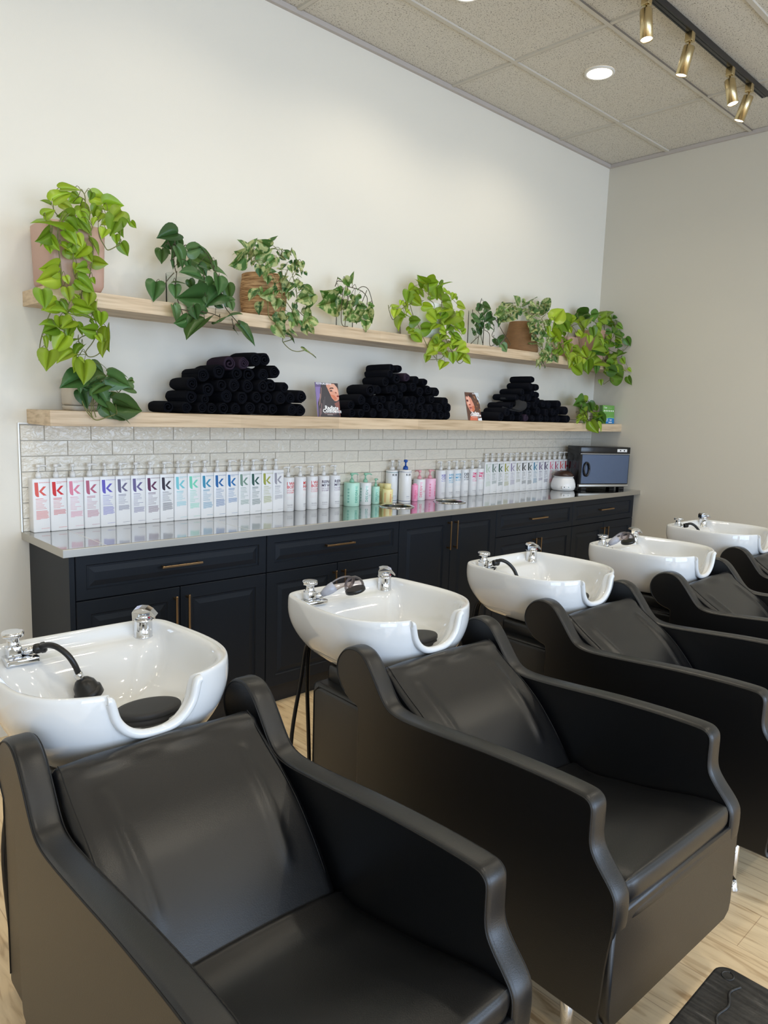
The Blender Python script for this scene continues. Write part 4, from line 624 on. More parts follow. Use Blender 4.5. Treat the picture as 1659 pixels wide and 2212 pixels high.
PD = {"p1":[[[129,-218,2328,200,-230,2339,60],[92,-232,2274,157,-245,2320,60],[133,-95,2290,94,-94,2300,50],[35,-292,2193,72,-303,2220,70],[114,-290,2155,-10,-318,2170,33],[247,-93,2347,206,-90,2313,60],[213,-116,2351,236,-122,2334,60],[282,-147,2359,274,-144,2328,80],[297,-102,2356,367,-105,2353,60],[337,-139,2327,410,-161,2335,75],[291,-175,2302,277,-169,2258,90],[168,-104,2300,217,-115,2283,70],[222,-96,2316,271,-92,2321,50],[247,-107,2305,281,-116,2256,60],[303,-152,2303,337,-163,2300,60],[298,-205,2271,275,-216,2238,80],[362,-252,2284,311,-266,2233,80],[407,-164,2297,436,-173,2257,60],[340,-261,2253,305,-277,2177,70],[352,-267,2226,354,-277,2175,30],[429,-196,2261,448,-202,2239,50],[203,-159,2242,134,-178,2229,60],[188,-267,2246,208,-277,2200,80],[178,-262,2215,227,-277,2163,60],[139,-290,2195,174,-305,2170,60],[117,-306,2186,162,-299,2158,50],[272,-307,2186,249,-321,2147,80],[318,-294,2173,321,-293,2138,100],[340,-297,2143,365,-299,2098,60],[110,-310,2147,146,-325,2103,80],[157,-298,2144,175,-305,2101,80],[50,-314,2130,-2,-335,2084,40],[54,-286,2117,21,-284,2080,40],[47,-296,2093,52,-307,2055,80],[52,-314,2110,77,-327,2066,40],[214,-287,2139,242,-305,2080,45],[94,-305,2095,130,-321,2070,60],[194,-300,2108,150,-289,2058,80],[118,-289,2083,174,-287,2059,60],[194,-297,2081,215,-301,2048,60],[221,-292,2051,273,-312,2046,45],[154,-298,2031,152,-294,1993,60],[191,-310,2022,144,-325,2008,60],[88,-293,2008,16,-310,1987,50],[82,-292,1978,0,-315,1940,35],[113,-287,1978,125,-289,1950,70],[152,-315,1970,221,-307,1931,70],[215,-305,1985,223,-304,1962,50],[257,-171,2276,226,-181,2241,60],[368,-103,2276,341,-98,2248,60],[134,-269,2224,106,-277,2191,50],[254,-269,2232,230,-277,2199,50],[140,-305,2098,111,-314,2065,50],[12,-317,1910,14,-338,1843,75],[106,-319,1929,116,-320,1880,70],[79,-282,1870,21,-299,1837,50],[104,-319,1831,33,-340,1835,50],[88,-287,1877,116,-291,1826,60],[198,-310,1923,189,-322,1872,70],[147,-280,1870,216,-308,1856,40],[133,-315,1832,224,-310,1819,40],[226,-311,1887,228,-317,1805,22],[242,-315,1850,240,-316,1797,80],[205,-293,1815,226,-292,1796,60],[81,-299,1774,5,-322,1786,50],[88,-281,1818,88,-286,1772,90],[127,-315,1806,81,-330,1772,90],[123,-295,1798,111,-300,1745,70],[157,-280,1797,180,-277,1756,60],[120,-283,1767,129,-289,1730,90],[221,-311,1772,157,-325,1774,50],[67,-299,1775,14,-315,1749,60],[52,-285,1763,50,-281,1721,100],[21,-300,1731,30,-296,1682,40],[96,-311,1743,57,-304,1677,85],[155,-288,1736,110,-285,1714,40],[272,-297,1793,266,-322,1700,22],[225,-315,1758,239,-324,1730,90],[261,-300,1736,244,-305,1675,40],[31,-316,1678,11,-341,1606,85],[132,-292,1687,67,-300,1641,50],[167,-309,1715,125,-326,1674,40],[162,-290,1675,94,-302,1654,35],[145,-311,1662,131,-313,1603,50],[172,-307,1649,164,-324,1560,62],[136,-317,1950,177,-313,1937,50],[161,-292,1899,144,-291,1914,50]],[[97,-297,2196,85,-297,2142,86,-297,2076,94,-297,1998,101,-282,1944,130,-282,1910,119,-282,1841,116,-282,1799,98,-282,1743],[222,-297,2186,207,-297,2137,221,-297,2113,219,-297,2058,204,-297,1987],[135,-297,2135,142,-297,2072,143,-297,1992,174,-282,1938],[183,-282,1946,176,-282,1888,213,-282,1855,239,-282,1787,220,-282,1733,189,-282,1689,203,-282,1670,237,-282,1681,268,-282,1716,271,-282,1746,238,-282,1764,184,-282,1753,160,-282,1733,172,-282,1717],[245,-297,2188,250,-297,2153,269,-297,2121,286,-297,2107,334,-297,2138],[52,-282,1828,32,-282,1781,14,-282,1723,7,-282,1680,4,-282,1641],[134,-170,2230,116,-170,2253,115,-170,2288],[241,-170,2234,244,-170,2329,227,-170,2353],[61,-297,2122,63,-297,2164,41,-297,2175],[297,-170,2240,340,-170,2282,379,-170,2273]]],"l1":[[[170,-282,1585,82,-299,1544,75],[260,-150,1647,309,-165,1611,70],[272,-280,1591,188,-299,1565,55],[356,-117,1620,434,-130,1610,45],[275,-295,1592,358,-309,1556,50],[394,-270,1585,367,-272,1578,60],[386,-291,1548,325,-301,1548,70],[258,-299,1560,188,-319,1521,60],[275,-287,1567,329,-299,1553,45],[150,-298,1549,156,-304,1520,50],[166,-285,1529,183,-299,1463,85],[215,-298,1535,279,-299,1466,60],[290,-274,1507,378,-294,1478,50],[300,-298,1474,415,-299,1454,55],[256,-290,1469,303,-299,1417,60],[302,-312,1434,353,-330,1405,30],[312,-273,1547,261,-283,1530,30],[243,-287,1508,228,-299,1451,30],[199,-293,1536,167,-299,1544,40],[230,-292,1579,194,-299,1554,50],[286,-296,1528,273,-298,1509,50]],[[174,-282,1562,164,-282,1511,172,-304,1458,198,-304,1423,222,-304,1411,265,-304,1424,303,-304,1437],[191,-282,1548,187,-282,1473,204,-304,1420],[225,-282,1549,208,-282,1504,198,-304,1429],[246,-282,1565,214,-282,1489,216,-304,1423],[277,-282,1567,271,-282,1594,328,-185,1614],[314,-282,1541,323,-282,1529,336,-282,1542]]],"p2":[[[636,-216,2250,547,-209,2217,70],[679,-108,2254,614,-114,2203,22],[586,-164,2177,578,-178,2118,100],[630,-108,2199,656,-108,2176,20],[690,-93,2254,665,-108,2160,35],[695,-104,2250,716,-107,2206,50],[630,-223,2187,670,-214,2107,60],[617,-191,2132,630,-187,2096,50],[707,-144,2194,754,-146,2143,50],[700,-199,2186,771,-200,2214,40],[711,-191,2173,753,-193,2202,50],[748,-186,2222,795,-181,2198,40],[785,-97,2187,897,-99,2161,60],[876,-128,2178,884,-131,2143,40],[729,-265,2064,613,-296,2072,60],[511,-256,2015,490,-277,1936,85],[782,-144,2144,815,-159,2098,80],[750,-229,2116,805,-224,2109,50],[872,-129,2136,952,-119,2127,60],[820,-260,2083,807,-287,2003,60],[865,-260,2053,879,-263,1987,75],[601,-236,2028,656,-258,2030,30],[604,-249,2016,604,-258,1960,80],[669,-262,2046,688,-260,2007,60],[756,-244,2057,717,-246,2026,50],[809,-236,2059,758,-223,1989,60],[746,-258,1977,611,-283,1957,55],[836,-256,2011,752,-277,1950,70],[748,-271,1982,748,-277,1949,50],[802,-269,1960,835,-277,1942,60],[851,-258,2039,846,-259,2006,40],[855,-260,1977,909,-262,1987,40],[879,-269,1972,886,-277,1936,90],[575,-291,1919,598,-283,1850,50],[677,-285,1930,684,-303,1872,60],[623,-319,1864,563,-336,1838,35],[672,-288,1878,639,-289,1822,80],[715,-316,1875,608,-352,1784,40],[806,-294,1880,924,-277,1937,33],[885,-287,1848,914,-285,1826,40],[918,-285,1873,991,-309,1788,50],[682,-149,2157,677,-144,2115,50],[677,-228,2134,686,-237,2102,50]],[[613,-247,2071,647,-160,2137,655,-160,2235,666,-160,2259],[539,-247,2004,556,-247,2013,577,-247,2041,602,-247,2069],[616,-247,2078,609,-247,1995,615,-247,1964,632,-282,1874],[699,-160,2197,702,-160,2217,728,-160,2215,811,-160,2203,850,-160,2136,826,-247,2086,841,-247,2026,857,-247,1962,871,-282,1917,923,-282,1873],[593,-282,1911,646,-282,1908,719,-282,1910,768,-282,1909,817,-282,1898],[634,-160,2189,616,-160,2221],[754,-247,2053,746,-247,2010,702,-247,2004],[879,-282,1898,891,-282,1849]]],"p3":[[[1012,-214,2237,951,-222,2277,45],[1055,-152,2258,1089,-165,2317,35],[1068,-116,2251,985,-113,2240,25],[983,-243,2210,916,-257,2207,30],[960,-259,2196,876,-277,2140,25],[951,-263,2188,895,-277,2137,20],[1098,-123,2267,1065,-135,2226,90],[1076,-187,2229,1150,-211,2264,35],[1041,-245,2267,1056,-243,2241,90],[1188,-118,2308,1238,-126,2362,45],[1114,-243,2267,1043,-242,2284,30],[1112,-179,2273,1143,-185,2275,40],[1181,-167,2246,1114,-176,2203,50],[1158,-225,2221,1110,-222,2183,60],[1217,-118,2293,1266,-136,2296,40],[1224,-197,2281,1282,-192,2271,40],[1306,-163,2291,1339,-168,2244,40],[1227,-217,2267,1248,-219,2234,60],[1226,-142,2277,1238,-151,2255,50],[1235,-171,2255,1258,-181,2237,60],[1160,-242,2225,1171,-247,2204,60],[1290,-172,2240,1301,-173,2224,60],[1326,-219,2234,1341,-219,2206,70],[1327,-152,2240,1373,-147,2224,40],[1039,-270,2166,1037,-274,2115,80],[1088,-278,2162,1059,-277,2101,40],[1088,-268,2144,1129,-283,2151,60],[1143,-288,2163,1186,-282,2171,50],[1152,-271,2150,1166,-277,2123,60],[1087,-270,2124,1083,-277,2086,90],[1112,-274,2108,1124,-277,2115,50],[1220,-270,2194,1226,-277,2160,80],[1267,-240,2188,1302,-237,2179,70],[1281,-270,2192,1288,-277,2158,50],[1309,-273,2176,1321,-277,2160,80],[1256,-271,2154,1283,-284,2145,50],[1015,-278,2047,975,-277,1996,45],[1037,-264,2059,1047,-276,2022,60],[1119,-275,2061,1060,-286,2044,40],[1104,-287,2041,1042,-283,2018,50],[1111,-273,2038,1111,-277,2015,80],[1128,-292,2058,1112,-301,2032,50],[1157,-271,2061,1172,-275,2043,40],[1217,-265,2115,1176,-277,2063,70],[1228,-281,2103,1182,-286,2060,50],[1270,-283,2123,1240,-288,2090,80],[1301,-266,2115,1271,-277,2081,60],[1210,-272,2062,1205,-280,2024,60],[1222,-280,2063,1249,-281,2043,60],[1316,-264,2097,1364,-283,2067,50],[1325,-285,2059,1247,-296,2025,50],[1354,-271,2067,1331,-277,1998,80],[1135,-278,2021,1120,-290,1966,70],[1037,-281,1990,1024,-287,1935,40],[1240,-282,2008,1235,-284,1968,60],[1153,-279,1955,1169,-277,1897,60],[1123,-307,1941,1161,-299,1886,50],[1182,-298,1940,1158,-305,1907,60],[1233,-271,1965,1258,-284,1904,60],[1193,-272,1971,1211,-277,1964,50],[1118,-295,1891,1163,-310,1834,60],[1305,-288,1995,1329,-298,1953,40],[1348,-287,1962,1274,-311,1906,60],[1280,-320,1900,1284,-335,1856,50],[1317,-315,1907,1339,-316,1866,40],[1252,-302,1924,1278,-312,1894,50],[1200,-319,1912,1191,-326,1879,80],[1159,-298,1866,1224,-316,1822,33],[1212,-284,1872,1252,-301,1849,50],[1309,-282,1784,1390,-277,1756,35],[1056,-172,2217,1031,-174,2193,40],[1012,-270,2184,988,-277,2157,40],[1162,-127,2231,1130,-133,2208,40],[1302,-113,2232,1274,-117,2203,50],[1119,-290,2082,1095,-290,2062,40],[1189,-274,2138,1156,-281,2105,50],[1167,-268,2011,1194,-276,1988,50],[1086,-271,2179,1062,-277,2158,40]],[[1000,-274,2162,1050,-160,2251,1046,-160,2264],[1003,-274,2163,1087,-160,2229,1091,-160,2238],[1197,-160,2209,1268,-160,2282,1309,-160,2286,1343,-160,2244,1318,-160,2211],[1281,-160,2199,1185,-274,2132,1113,-274,2074,1120,-274,2019],[1232,-274,2145,1255,-274,2091,1263,-274,2023,1260,-274,1991,1306,-274,1958,1324,-274,1966],[1169,-274,2039,1170,-274,1997,1151,-282,1952,1127,-282,1892,1170,-282,1839,1174,-282,1814,1218,-282,1783,1262,-282,1775,1307,-282,1784],[1174,-282,1814,1232,-282,1833],[1086,-274,2001,1088,-282,1930,1134,-282,1904],[1173,-274,2040,1235,-274,1976]]],"p4":[[[1727,-152,2194,1730,-163,2253,30],[1670,-158,2208,1712,-154,2174,70],[1598,-188,2192,1624,-201,2182,40],[1625,-130,2108,1524,-141,2117,22],[1649,-126,2086,1508,-160,2041,45],[1622,-164,2153,1644,-164,2120,80],[1672,-144,2095,1644,-133,2027,70],[1729,-123,2078,1703,-117,2047,70],[1761,-107,2135,1772,-113,2105,60],[1754,-149,2125,1751,-146,2066,50],[1809,-110,2136,1841,-111,2129,40],[1695,-208,2041,1627,-229,1976,50],[1785,-135,2076,1838,-161,2072,50],[1903,-104,2095,1942,-113,2098,80],[1750,-201,2033,1687,-198,1974,40],[1779,-205,2046,1723,-199,1978,40],[1852,-143,2062,1870,-169,1990,60],[1738,-266,1980,1735,-277,1923,100],[1615,-219,2011,1643,-218,2007,60],[1728,-194,2159,1738,-199,2147,50],[1661,-199,2144,1637,-197,2106,50],[1716,-178,2092,1692,-183,2053,50]],[[1598,-282,1934,1557,-282,1940,1607,-212,2026,1668,-150,2160],[1577,-282,1937,1641,-212,2009,1702,-150,2165,1633,-150,2191,1610,-150,2158],[1702,-150,2170,1794,-150,2162,1846,-150,2132,1848,-150,2090],[1773,-150,2164,1815,-150,2186,1859,-150,2171,1892,-150,2101],[1845,-150,2169,1804,-150,2085]]],"p5":[[[2274,-169,2264,2194,-188,2281,40],[2302,-182,2266,2232,-175,2300,40],[2315,-169,2281,2410,-161,2304,30],[2323,-162,2266,2407,-188,2286,30],[2435,-147,2265,2516,-192,2311,35],[2519,-92,2297,2559,-88,2331,40],[2369,-93,2293,2365,-91,2258,90],[2264,-114,2254,2219,-110,2220,80],[2074,-262,2183,2047,-277,2112,75],[2265,-195,2243,2304,-191,2218,80],[2432,-141,2266,2432,-153,2192,60],[2287,-135,2224,2337,-137,2196,70],[2240,-270,2161,2281,-278,2176,60],[2501,-135,2258,2550,-149,2240,60],[2606,-81,2265,2638,-95,2244,60],[2646,-103,2260,2633,-97,2220,90],[2652,-116,2238,2661,-118,2218,80],[2084,-282,2148,2139,-304,2107,50],[2166,-289,2112,2223,-316,2108,40],[2010,-271,2121,1993,-274,2095,80],[1942,-265,2074,1986,-277,2089,60],[1955,-287,2066,1922,-301,2015,60],[1976,-286,2042,2022,-299,2033,70],[2019,-289,2046,1945,-305,1959,33],[2035,-280,2070,2091,-287,2041,50],[2035,-289,2038,2087,-289,2027,50],[2361,-268,2160,2449,-258,2177,60],[2397,-267,2147,2446,-279,2124,60],[2507,-263,2158,2569,-277,2147,70],[2397,-276,2124,2286,-302,2089,60],[2479,-267,2111,2351,-280,2034,70],[2492,-287,2114,2501,-298,2057,80],[2208,-289,2073,2301,-286,2039,70],[2067,-286,2009,2134,-305,2023,50],[2190,-265,1979,2276,-277,1993,40],[2295,-289,2022,2236,-295,1985,60],[2342,-277,2039,2364,-289,2018,60],[2502,-273,2056,2552,-276,2011,50],[2441,-280,2049,2466,-283,2028,70],[2077,-267,1957,2144,-291,1962,60],[2099,-293,1947,2156,-306,1900,60],[2486,-267,2008,2547,-277,1982,50],[2545,-271,1999,2582,-278,2019,50],[2338,-283,1993,2398,-284,1976,70],[2446,-264,1993,2470,-276,1963,70],[2466,-287,1965,2526,-294,1953,70],[2359,-290,1938,2445,-287,1945,50],[2349,-285,1915,2239,-283,1880,60],[2362,-297,1915,2291,-310,1866,60],[2494,-295,1950,2417,-307,1908,70],[2579,-285,1908,2506,-277,1879,60],[2257,-311,1861,2197,-302,1831,70],[2214,-298,1830,2202,-296,1786,80],[2380,-284,1860,2395,-296,1825,60],[2427,-305,1857,2442,-303,1795,65],[2551,-283,1865,2505,-278,1815,60],[2386,-282,1803,2332,-294,1759,60],[2534,-310,1839,2570,-336,1803,70],[2276,-296,1930,2309,-291,1905,70],[2375,-317,1904,2397,-329,1877,60],[2221,-159,2218,2266,-157,2196,60],[2466,-137,2230,2524,-133,2209,60],[2437,-88,2248,2456,-97,2215,60],[2373,-284,2098,2332,-277,2060,60],[2323,-267,2088,2273,-277,2048,60],[2437,-270,2032,2386,-286,1992,60],[2385,-280,1969,2332,-291,1935,60],[2482,-284,1920,2443,-297,1882,60],[2344,-314,1885,2326,-310,1849,50],[2039,-266,2114,2052,-277,2083,60]],[[2188,-274,2143,2085,-274,2114,1994,-274,2066,1944,-274,2007,1912,-274,2046,1899,-274,2084],[2070,-274,2112,2105,-274,2046,2148,-274,1996,2192,-282,1923,2246,-282,1861,2307,-282,1815],[2465,-145,2241,2347,-274,2129,2328,-274,2037],[2220,-274,2158,2279,-274,2132,2267,-274,2064],[2398,-274,2022,2395,-282,1930,2452,-282,1866,2519,-282,1801,2572,-282,1828],[2304,-282,1866,2317,-282,1799],[2241,-282,1804,2350,-282,1818,2391,-282,1861],[2228,-274,2154,2359,-145,2255]]],"p6":[[[2827,-178,2205,2804,-180,2163,80],[2956,-101,2218,3024,-112,2210,70],[2856,-213,2172,2825,-216,2148,60],[2869,-218,2157,2902,-216,2150,40],[2707,-227,2104,2786,-225,2101,80],[2895,-227,2136,2834,-217,2099,80],[2727,-206,2097,2731,-209,2069,60],[2890,-205,2104,2938,-207,2094,70],[2759,-204,2072,2787,-211,2050,80],[2842,-228,2079,2866,-232,2042,70],[2793,-214,2082,2815,-221,2054,60],[2831,-211,2054,2760,-216,2029,50],[2781,-217,2038,2795,-222,2002,60],[2888,-218,2060,2925,-236,2040,50],[2920,-220,2081,2944,-217,2051,50],[2720,-204,2040,2734,-210,2016,60],[2719,-219,2007,2750,-220,2023,50],[2973,-217,2134,2967,-231,2074,40],[2921,-230,1989,2934,-231,1959,70],[2911,-267,1983,2931,-277,1944,40],[2981,-216,1988,3061,-212,2011,20],[2972,-263,1956,3010,-277,1912,75],[2856,-131,2203,2908,-128,2184,50],[2798,-226,2129,2760,-230,2099,50],[2840,-209,2152,2813,-208,2128,50]],[[2693,-282,1935,2785,-212,1996,2816,-212,2107,2766,-212,2154,2852,-150,2209,2872,-150,2255],[2626,-282,1932,2779,-212,1992],[2746,-282,1939,2801,-212,2012],[2907,-212,2142,2964,-212,2111,3043,-212,2042,3124,-212,1982,3119,-212,1963],[2833,-212,2044,2894,-212,2021,2818,-282,1938,2953,-212,1956,2980,-212,1988],[2939,-212,2047,2924,-212,2009,2999,-212,1990],[2710,-212,2158,2715,-212,2124,2741,-212,2123]]],"p7":[[[3312,-122,2259,3233,-149,2315,50],[3496,-71,2301,3601,-66,2366,35],[3402,-94,2309,3446,-94,2279,80],[3192,-123,2248,3260,-130,2280,50],[3233,-81,2262,3173,-78,2255,50],[3079,-210,2220,2985,-219,2183,50],[2968,-260,2176,2872,-277,2139,50],[3008,-258,2175,2900,-277,2129,60],[3036,-256,2160,2923,-277,2105,70],[2965,-264,2155,3000,-277,2118,60],[3120,-179,2213,3145,-192,2177,60],[3187,-157,2218,3224,-154,2213,50],[3386,-110,2249,3316,-124,2210,60],[3101,-266,2189,3100,-277,2137,40],[3225,-203,2197,3259,-204,2191,50],[3473,-99,2280,3478,-102,2257,60],[3354,-198,2275,3396,-213,2264,60],[3428,-185,2260,3347,-203,2218,60],[3575,-101,2276,3521,-113,2235,50],[3600,-107,2299,3641,-119,2280,60],[3619,-102,2305,3754,-95,2304,40],[3704,-90,2298,3679,-102,2256,80],[3634,-161,2238,3657,-169,2257,50],[3580,-90,2310,3622,-86,2309,50],[3297,-209,2227,3318,-210,2214,60],[3283,-265,2180,3221,-277,2146,60],[3469,-175,2203,3505,-189,2200,50],[3344,-264,2160,3269,-277,2125,60],[3294,-268,2132,3241,-275,2101,60],[3227,-291,2112,3238,-290,2092,50],[3389,-269,2141,3413,-287,2154,50],[3380,-267,2129,3339,-277,2094,60],[3316,-278,2103,3244,-290,2063,70],[3361,-282,2103,3348,-284,2067,50],[3443,-268,2163,3461,-277,2129,50],[3484,-268,2167,3505,-277,2138,50],[3393,-275,2088,3405,-288,2048,50],[3322,-276,2042,3270,-289,2009,60],[3399,-286,2038,3348,-277,2010,50],[3467,-285,2036,3441,-285,2020,50],[3557,-279,2056,3507,-276,2032,50],[3304,-272,1986,3393,-277,1997,50],[3495,-274,2051,3482,-277,1999,40],[3579,-267,2027,3590,-277,1984,60],[3551,-269,1997,3513,-277,1978,50],[3461,-284,1973,3489,-297,1924,70],[3584,-264,1960,3604,-277,1953,50],[3412,-281,1954,3405,-278,1928,60],[3406,-281,1945,3451,-283,1918,50],[3556,-294,1929,3570,-309,1876,50],[3376,-318,1907,3345,-319,1870,50],[3412,-318,1906,3373,-326,1872,60],[3335,-297,1878,3336,-294,1828,40],[3354,-305,1856,3364,-306,1816,50],[3385,-311,1861,3424,-308,1831,50],[3477,-301,1907,3427,-315,1866,60],[3423,-280,2113,3455,-288,2089,50],[3236,-138,2241,3263,-148,2224,50],[3219,-209,2237,3249,-207,2218,50],[3315,-183,2208,3331,-193,2186,50],[3221,-129,2263,3246,-140,2250,50],[3527,-97,2259,3551,-111,2232,50],[3327,-265,2086,3347,-281,2056,50],[3436,-284,2076,3392,-292,2048,50],[3403,-265,2004,3416,-277,1974,50],[3449,-290,2003,3428,-293,1970,50]],[[3035,-274,2119,3206,-145,2191,3178,-145,2214],[3215,-274,2145,3483,-145,2222,3574,-145,2225,3616,-145,2289],[3419,-145,2176,3247,-274,2092,3304,-274,2049,3357,-274,1988,3440,-282,1936,3419,-282,1876],[3616,-145,2229,3576,-145,2201,3431,-274,2130,3453,-274,2055,3494,-274,2000,3560,-274,1974,3628,-274,2011]]],"p8":[[[3549,-274,2179,3646,-281,2269,65],[3632,-265,2196,3676,-293,2194,50],[3761,-240,2204,3842,-270,2221,35],[3751,-265,2179,3876,-261,2206,50],[3481,-269,2172,3486,-277,2132,70],[3641,-270,2192,3770,-274,2157,40],[3672,-274,2165,3730,-281,2113,60],[3628,-253,2166,3680,-254,2133,40],[3581,-270,2131,3663,-277,2086,60],[3488,-257,2127,3507,-267,2072,60],[3529,-272,2094,3602,-300,2025,45],[3659,-253,2112,3730,-247,2087,50],[3741,-280,2142,3754,-288,2103,50],[3691,-264,2057,3754,-277,2039,60],[3748,-263,2023,3767,-277,1970,60],[3723,-277,2050,3693,-277,2015,70],[3806,-271,2018,3854,-277,2005,60],[3556,-307,1939,3626,-298,1983,60],[3717,-277,1957,3759,-285,1903,50],[3835,-297,1944,3772,-282,1862,70],[3829,-270,1982,3930,-277,1968,60],[3963,-253,2013,4011,-277,1943,45],[3810,-319,1932,3805,-329,1875,60],[3910,-300,1930,3893,-304,1879,60],[3791,-308,1870,3894,-328,1817,80],[3967,-311,1922,3982,-312,1822,50],[4006,-314,1937,4000,-319,1883,70],[3925,-305,1907,3955,-302,1845,40],[3743,-276,2036,3652,-276,2019,30],[4117,-126,2241,4213,-125,2163,80],[3958,-267,2126,3910,-277,2086,80],[3871,-265,2128,3911,-279,2098,60],[3599,-280,2064,3568,-277,2016,50],[3679,-254,2008,3631,-266,1971,50],[3559,-268,2061,3526,-277,2021,50],[3577,-266,2158,3533,-276,2112,50],[3707,-259,1991,3720,-275,1955,50]],[[3730,-262,2040,3770,-262,2132,3818,-262,2169,3921,-262,2194],[3656,-262,2024,3711,-282,1940],[3802,-262,2158,3868,-262,2118,3947,-262,1992],[3563,-262,2184,3581,-262,2100],[4004,-175,2218,4016,-262,2161],[3897,-262,1959,3941,-282,1924,4031,-282,1935]]],"p9":[[[4151,-77,2309,4291,-98,2313,30],[4473,-115,2325,4579,-142,2378,50],[4131,-217,2282,4223,-228,2302,40],[4241,-93,2281,4348,-84,2311,60],[4339,-99,2271,4414,-96,2259,60],[4025,-261,2239,3953,-277,2173,50],[4441,-112,2302,4434,-120,2254,70],[4392,-193,2298,4294,-198,2262,50],[4560,-103,2331,4590,-135,2295,60],[4575,-150,2321,4590,-180,2316,60],[4575,-130,2281,4504,-141,2258,70],[4572,-172,2289,4590,-218,2277,40],[4575,-114,2272,4590,-164,2237,70],[4559,-202,2254,4590,-238,2222,70],[4115,-278,2187,4201,-277,2161,50],[4069,-268,2178,4095,-277,2105,80],[4017,-276,2112,4001,-296,2052,60],[3947,-290,2058,3941,-294,2021,30],[4151,-263,2118,4237,-277,2116,60],[4240,-290,2164,4282,-314,2162,60],[4379,-288,2161,4493,-302,2143,70],[4500,-277,2185,4455,-283,2140,60],[4189,-276,2099,4218,-293,2049,60],[4354,-270,2104,4268,-270,2054,60],[4351,-276,2089,4465,-277,2086,50],[4367,-266,2065,4452,-277,2070,40],[4395,-291,2119,4452,-320,2093,70],[4557,-287,2139,4590,-314,2082,60],[4179,-290,2063,4044,-312,2019,60],[4257,-279,2053,4305,-286,2007,60],[4210,-279,2007,4080,-276,1987,70],[4074,-282,1994,4040,-278,1945,70],[4227,-286,1941,4064,-312,1910,70],[4141,-287,1893,4157,-282,1833,60],[4312,-289,2025,4423,-281,2009,60],[4528,-290,2027,4453,-283,1993,60],[4523,-283,1978,4561,-297,1936,70],[4364,-270,1974,4421,-274,1968,60],[4430,-290,1966,4320,-277,1943,50],[4293,-286,1924,4377,-311,1896,50],[4382,-303,1894,4410,-329,1862,60],[4300,-303,1871,4389,-336,1856,50],[4293,-284,1879,4294,-292,1846,60],[4433,-287,1910,4485,-291,1888,50],[4498,-299,1881,4535,-322,1878,30],[4575,-318,1898,4590,-343,1873,70],[4402,-287,1845,4569,-302,1821,50],[4287,-294,1833,4385,-304,1790,50],[4214,-286,1789,4217,-296,1747,90],[4575,-324,1831,4588,-351,1769,30],[4305,-266,2013,4261,-277,1979,60],[4278,-173,2297,4222,-187,2255,50],[4419,-150,2279,4464,-144,2243,50],[4406,-266,2204,4353,-277,2164,60],[4297,-277,2138,4348,-278,2113,60],[4484,-271,2095,4429,-277,2055,60],[4350,-309,1932,4326,-303,1900,60],[4275,-266,2087,4308,-277,2065,50],[4371,-280,2000,4326,-280,1971,50]],[[4103,-274,2188,4114,-274,2112,4201,-274,2031,4260,-282,1926,4301,-282,1844],[4454,-145,2232,4265,-274,2126,4336,-274,2112,4382,-274,2137],[4575,-193,2231,4456,-274,2113,4465,-274,1992,4421,-282,1917],[4465,-274,2053,4550,-274,2039,4575,-308,2086],[4368,-282,1797,4275,-282,1757],[4043,-145,2292,4067,-145,2251,3996,-274,2158],[4447,-274,1970,4547,-274,1993]]],"l2":[[[4259,-142,1606,4153,-121,1636,60],[4125,-215,1623,4002,-215,1590,60],[4013,-255,1577,4090,-252,1548,70],[4246,-175,1618,4303,-215,1600,35],[4160,-232,1605,4209,-239,1533,80],[4229,-250,1585,4253,-251,1544,40],[4100,-257,1531,3988,-250,1490,40],[4004,-252,1553,4004,-261,1529,60],[4026,-276,1493,3954,-286,1482,60],[3875,-310,1460,3913,-317,1474,40],[3998,-292,1470,4007,-299,1440,60],[3995,-314,1460,4049,-313,1465,60],[4145,-275,1531,4203,-294,1506,40],[4283,-260,1529,4207,-269,1483,60],[4251,-267,1520,4310,-299,1446,42],[4210,-263,1472,4258,-270,1495,50],[4338,-256,1497,4383,-269,1535,25],[4063,-319,1459,4111,-357,1374,40],[4141,-335,1447,4180,-350,1381,40],[4258,-269,1480,4290,-299,1459,50],[4160,-316,1427,4191,-313,1397,60]],[[4221,-190,1615,4100,-262,1534,4093,-262,1490],[4060,-304,1460,4102,-262,1486,3992,-262,1587],[4125,-262,1499,4208,-262,1501,4246,-262,1471],[4136,-262,1482,4142,-304,1462,4180,-304,1427],[3984,-262,1527,3943,-262,1534,3937,-262,1526,3985,-262,1518]]]}
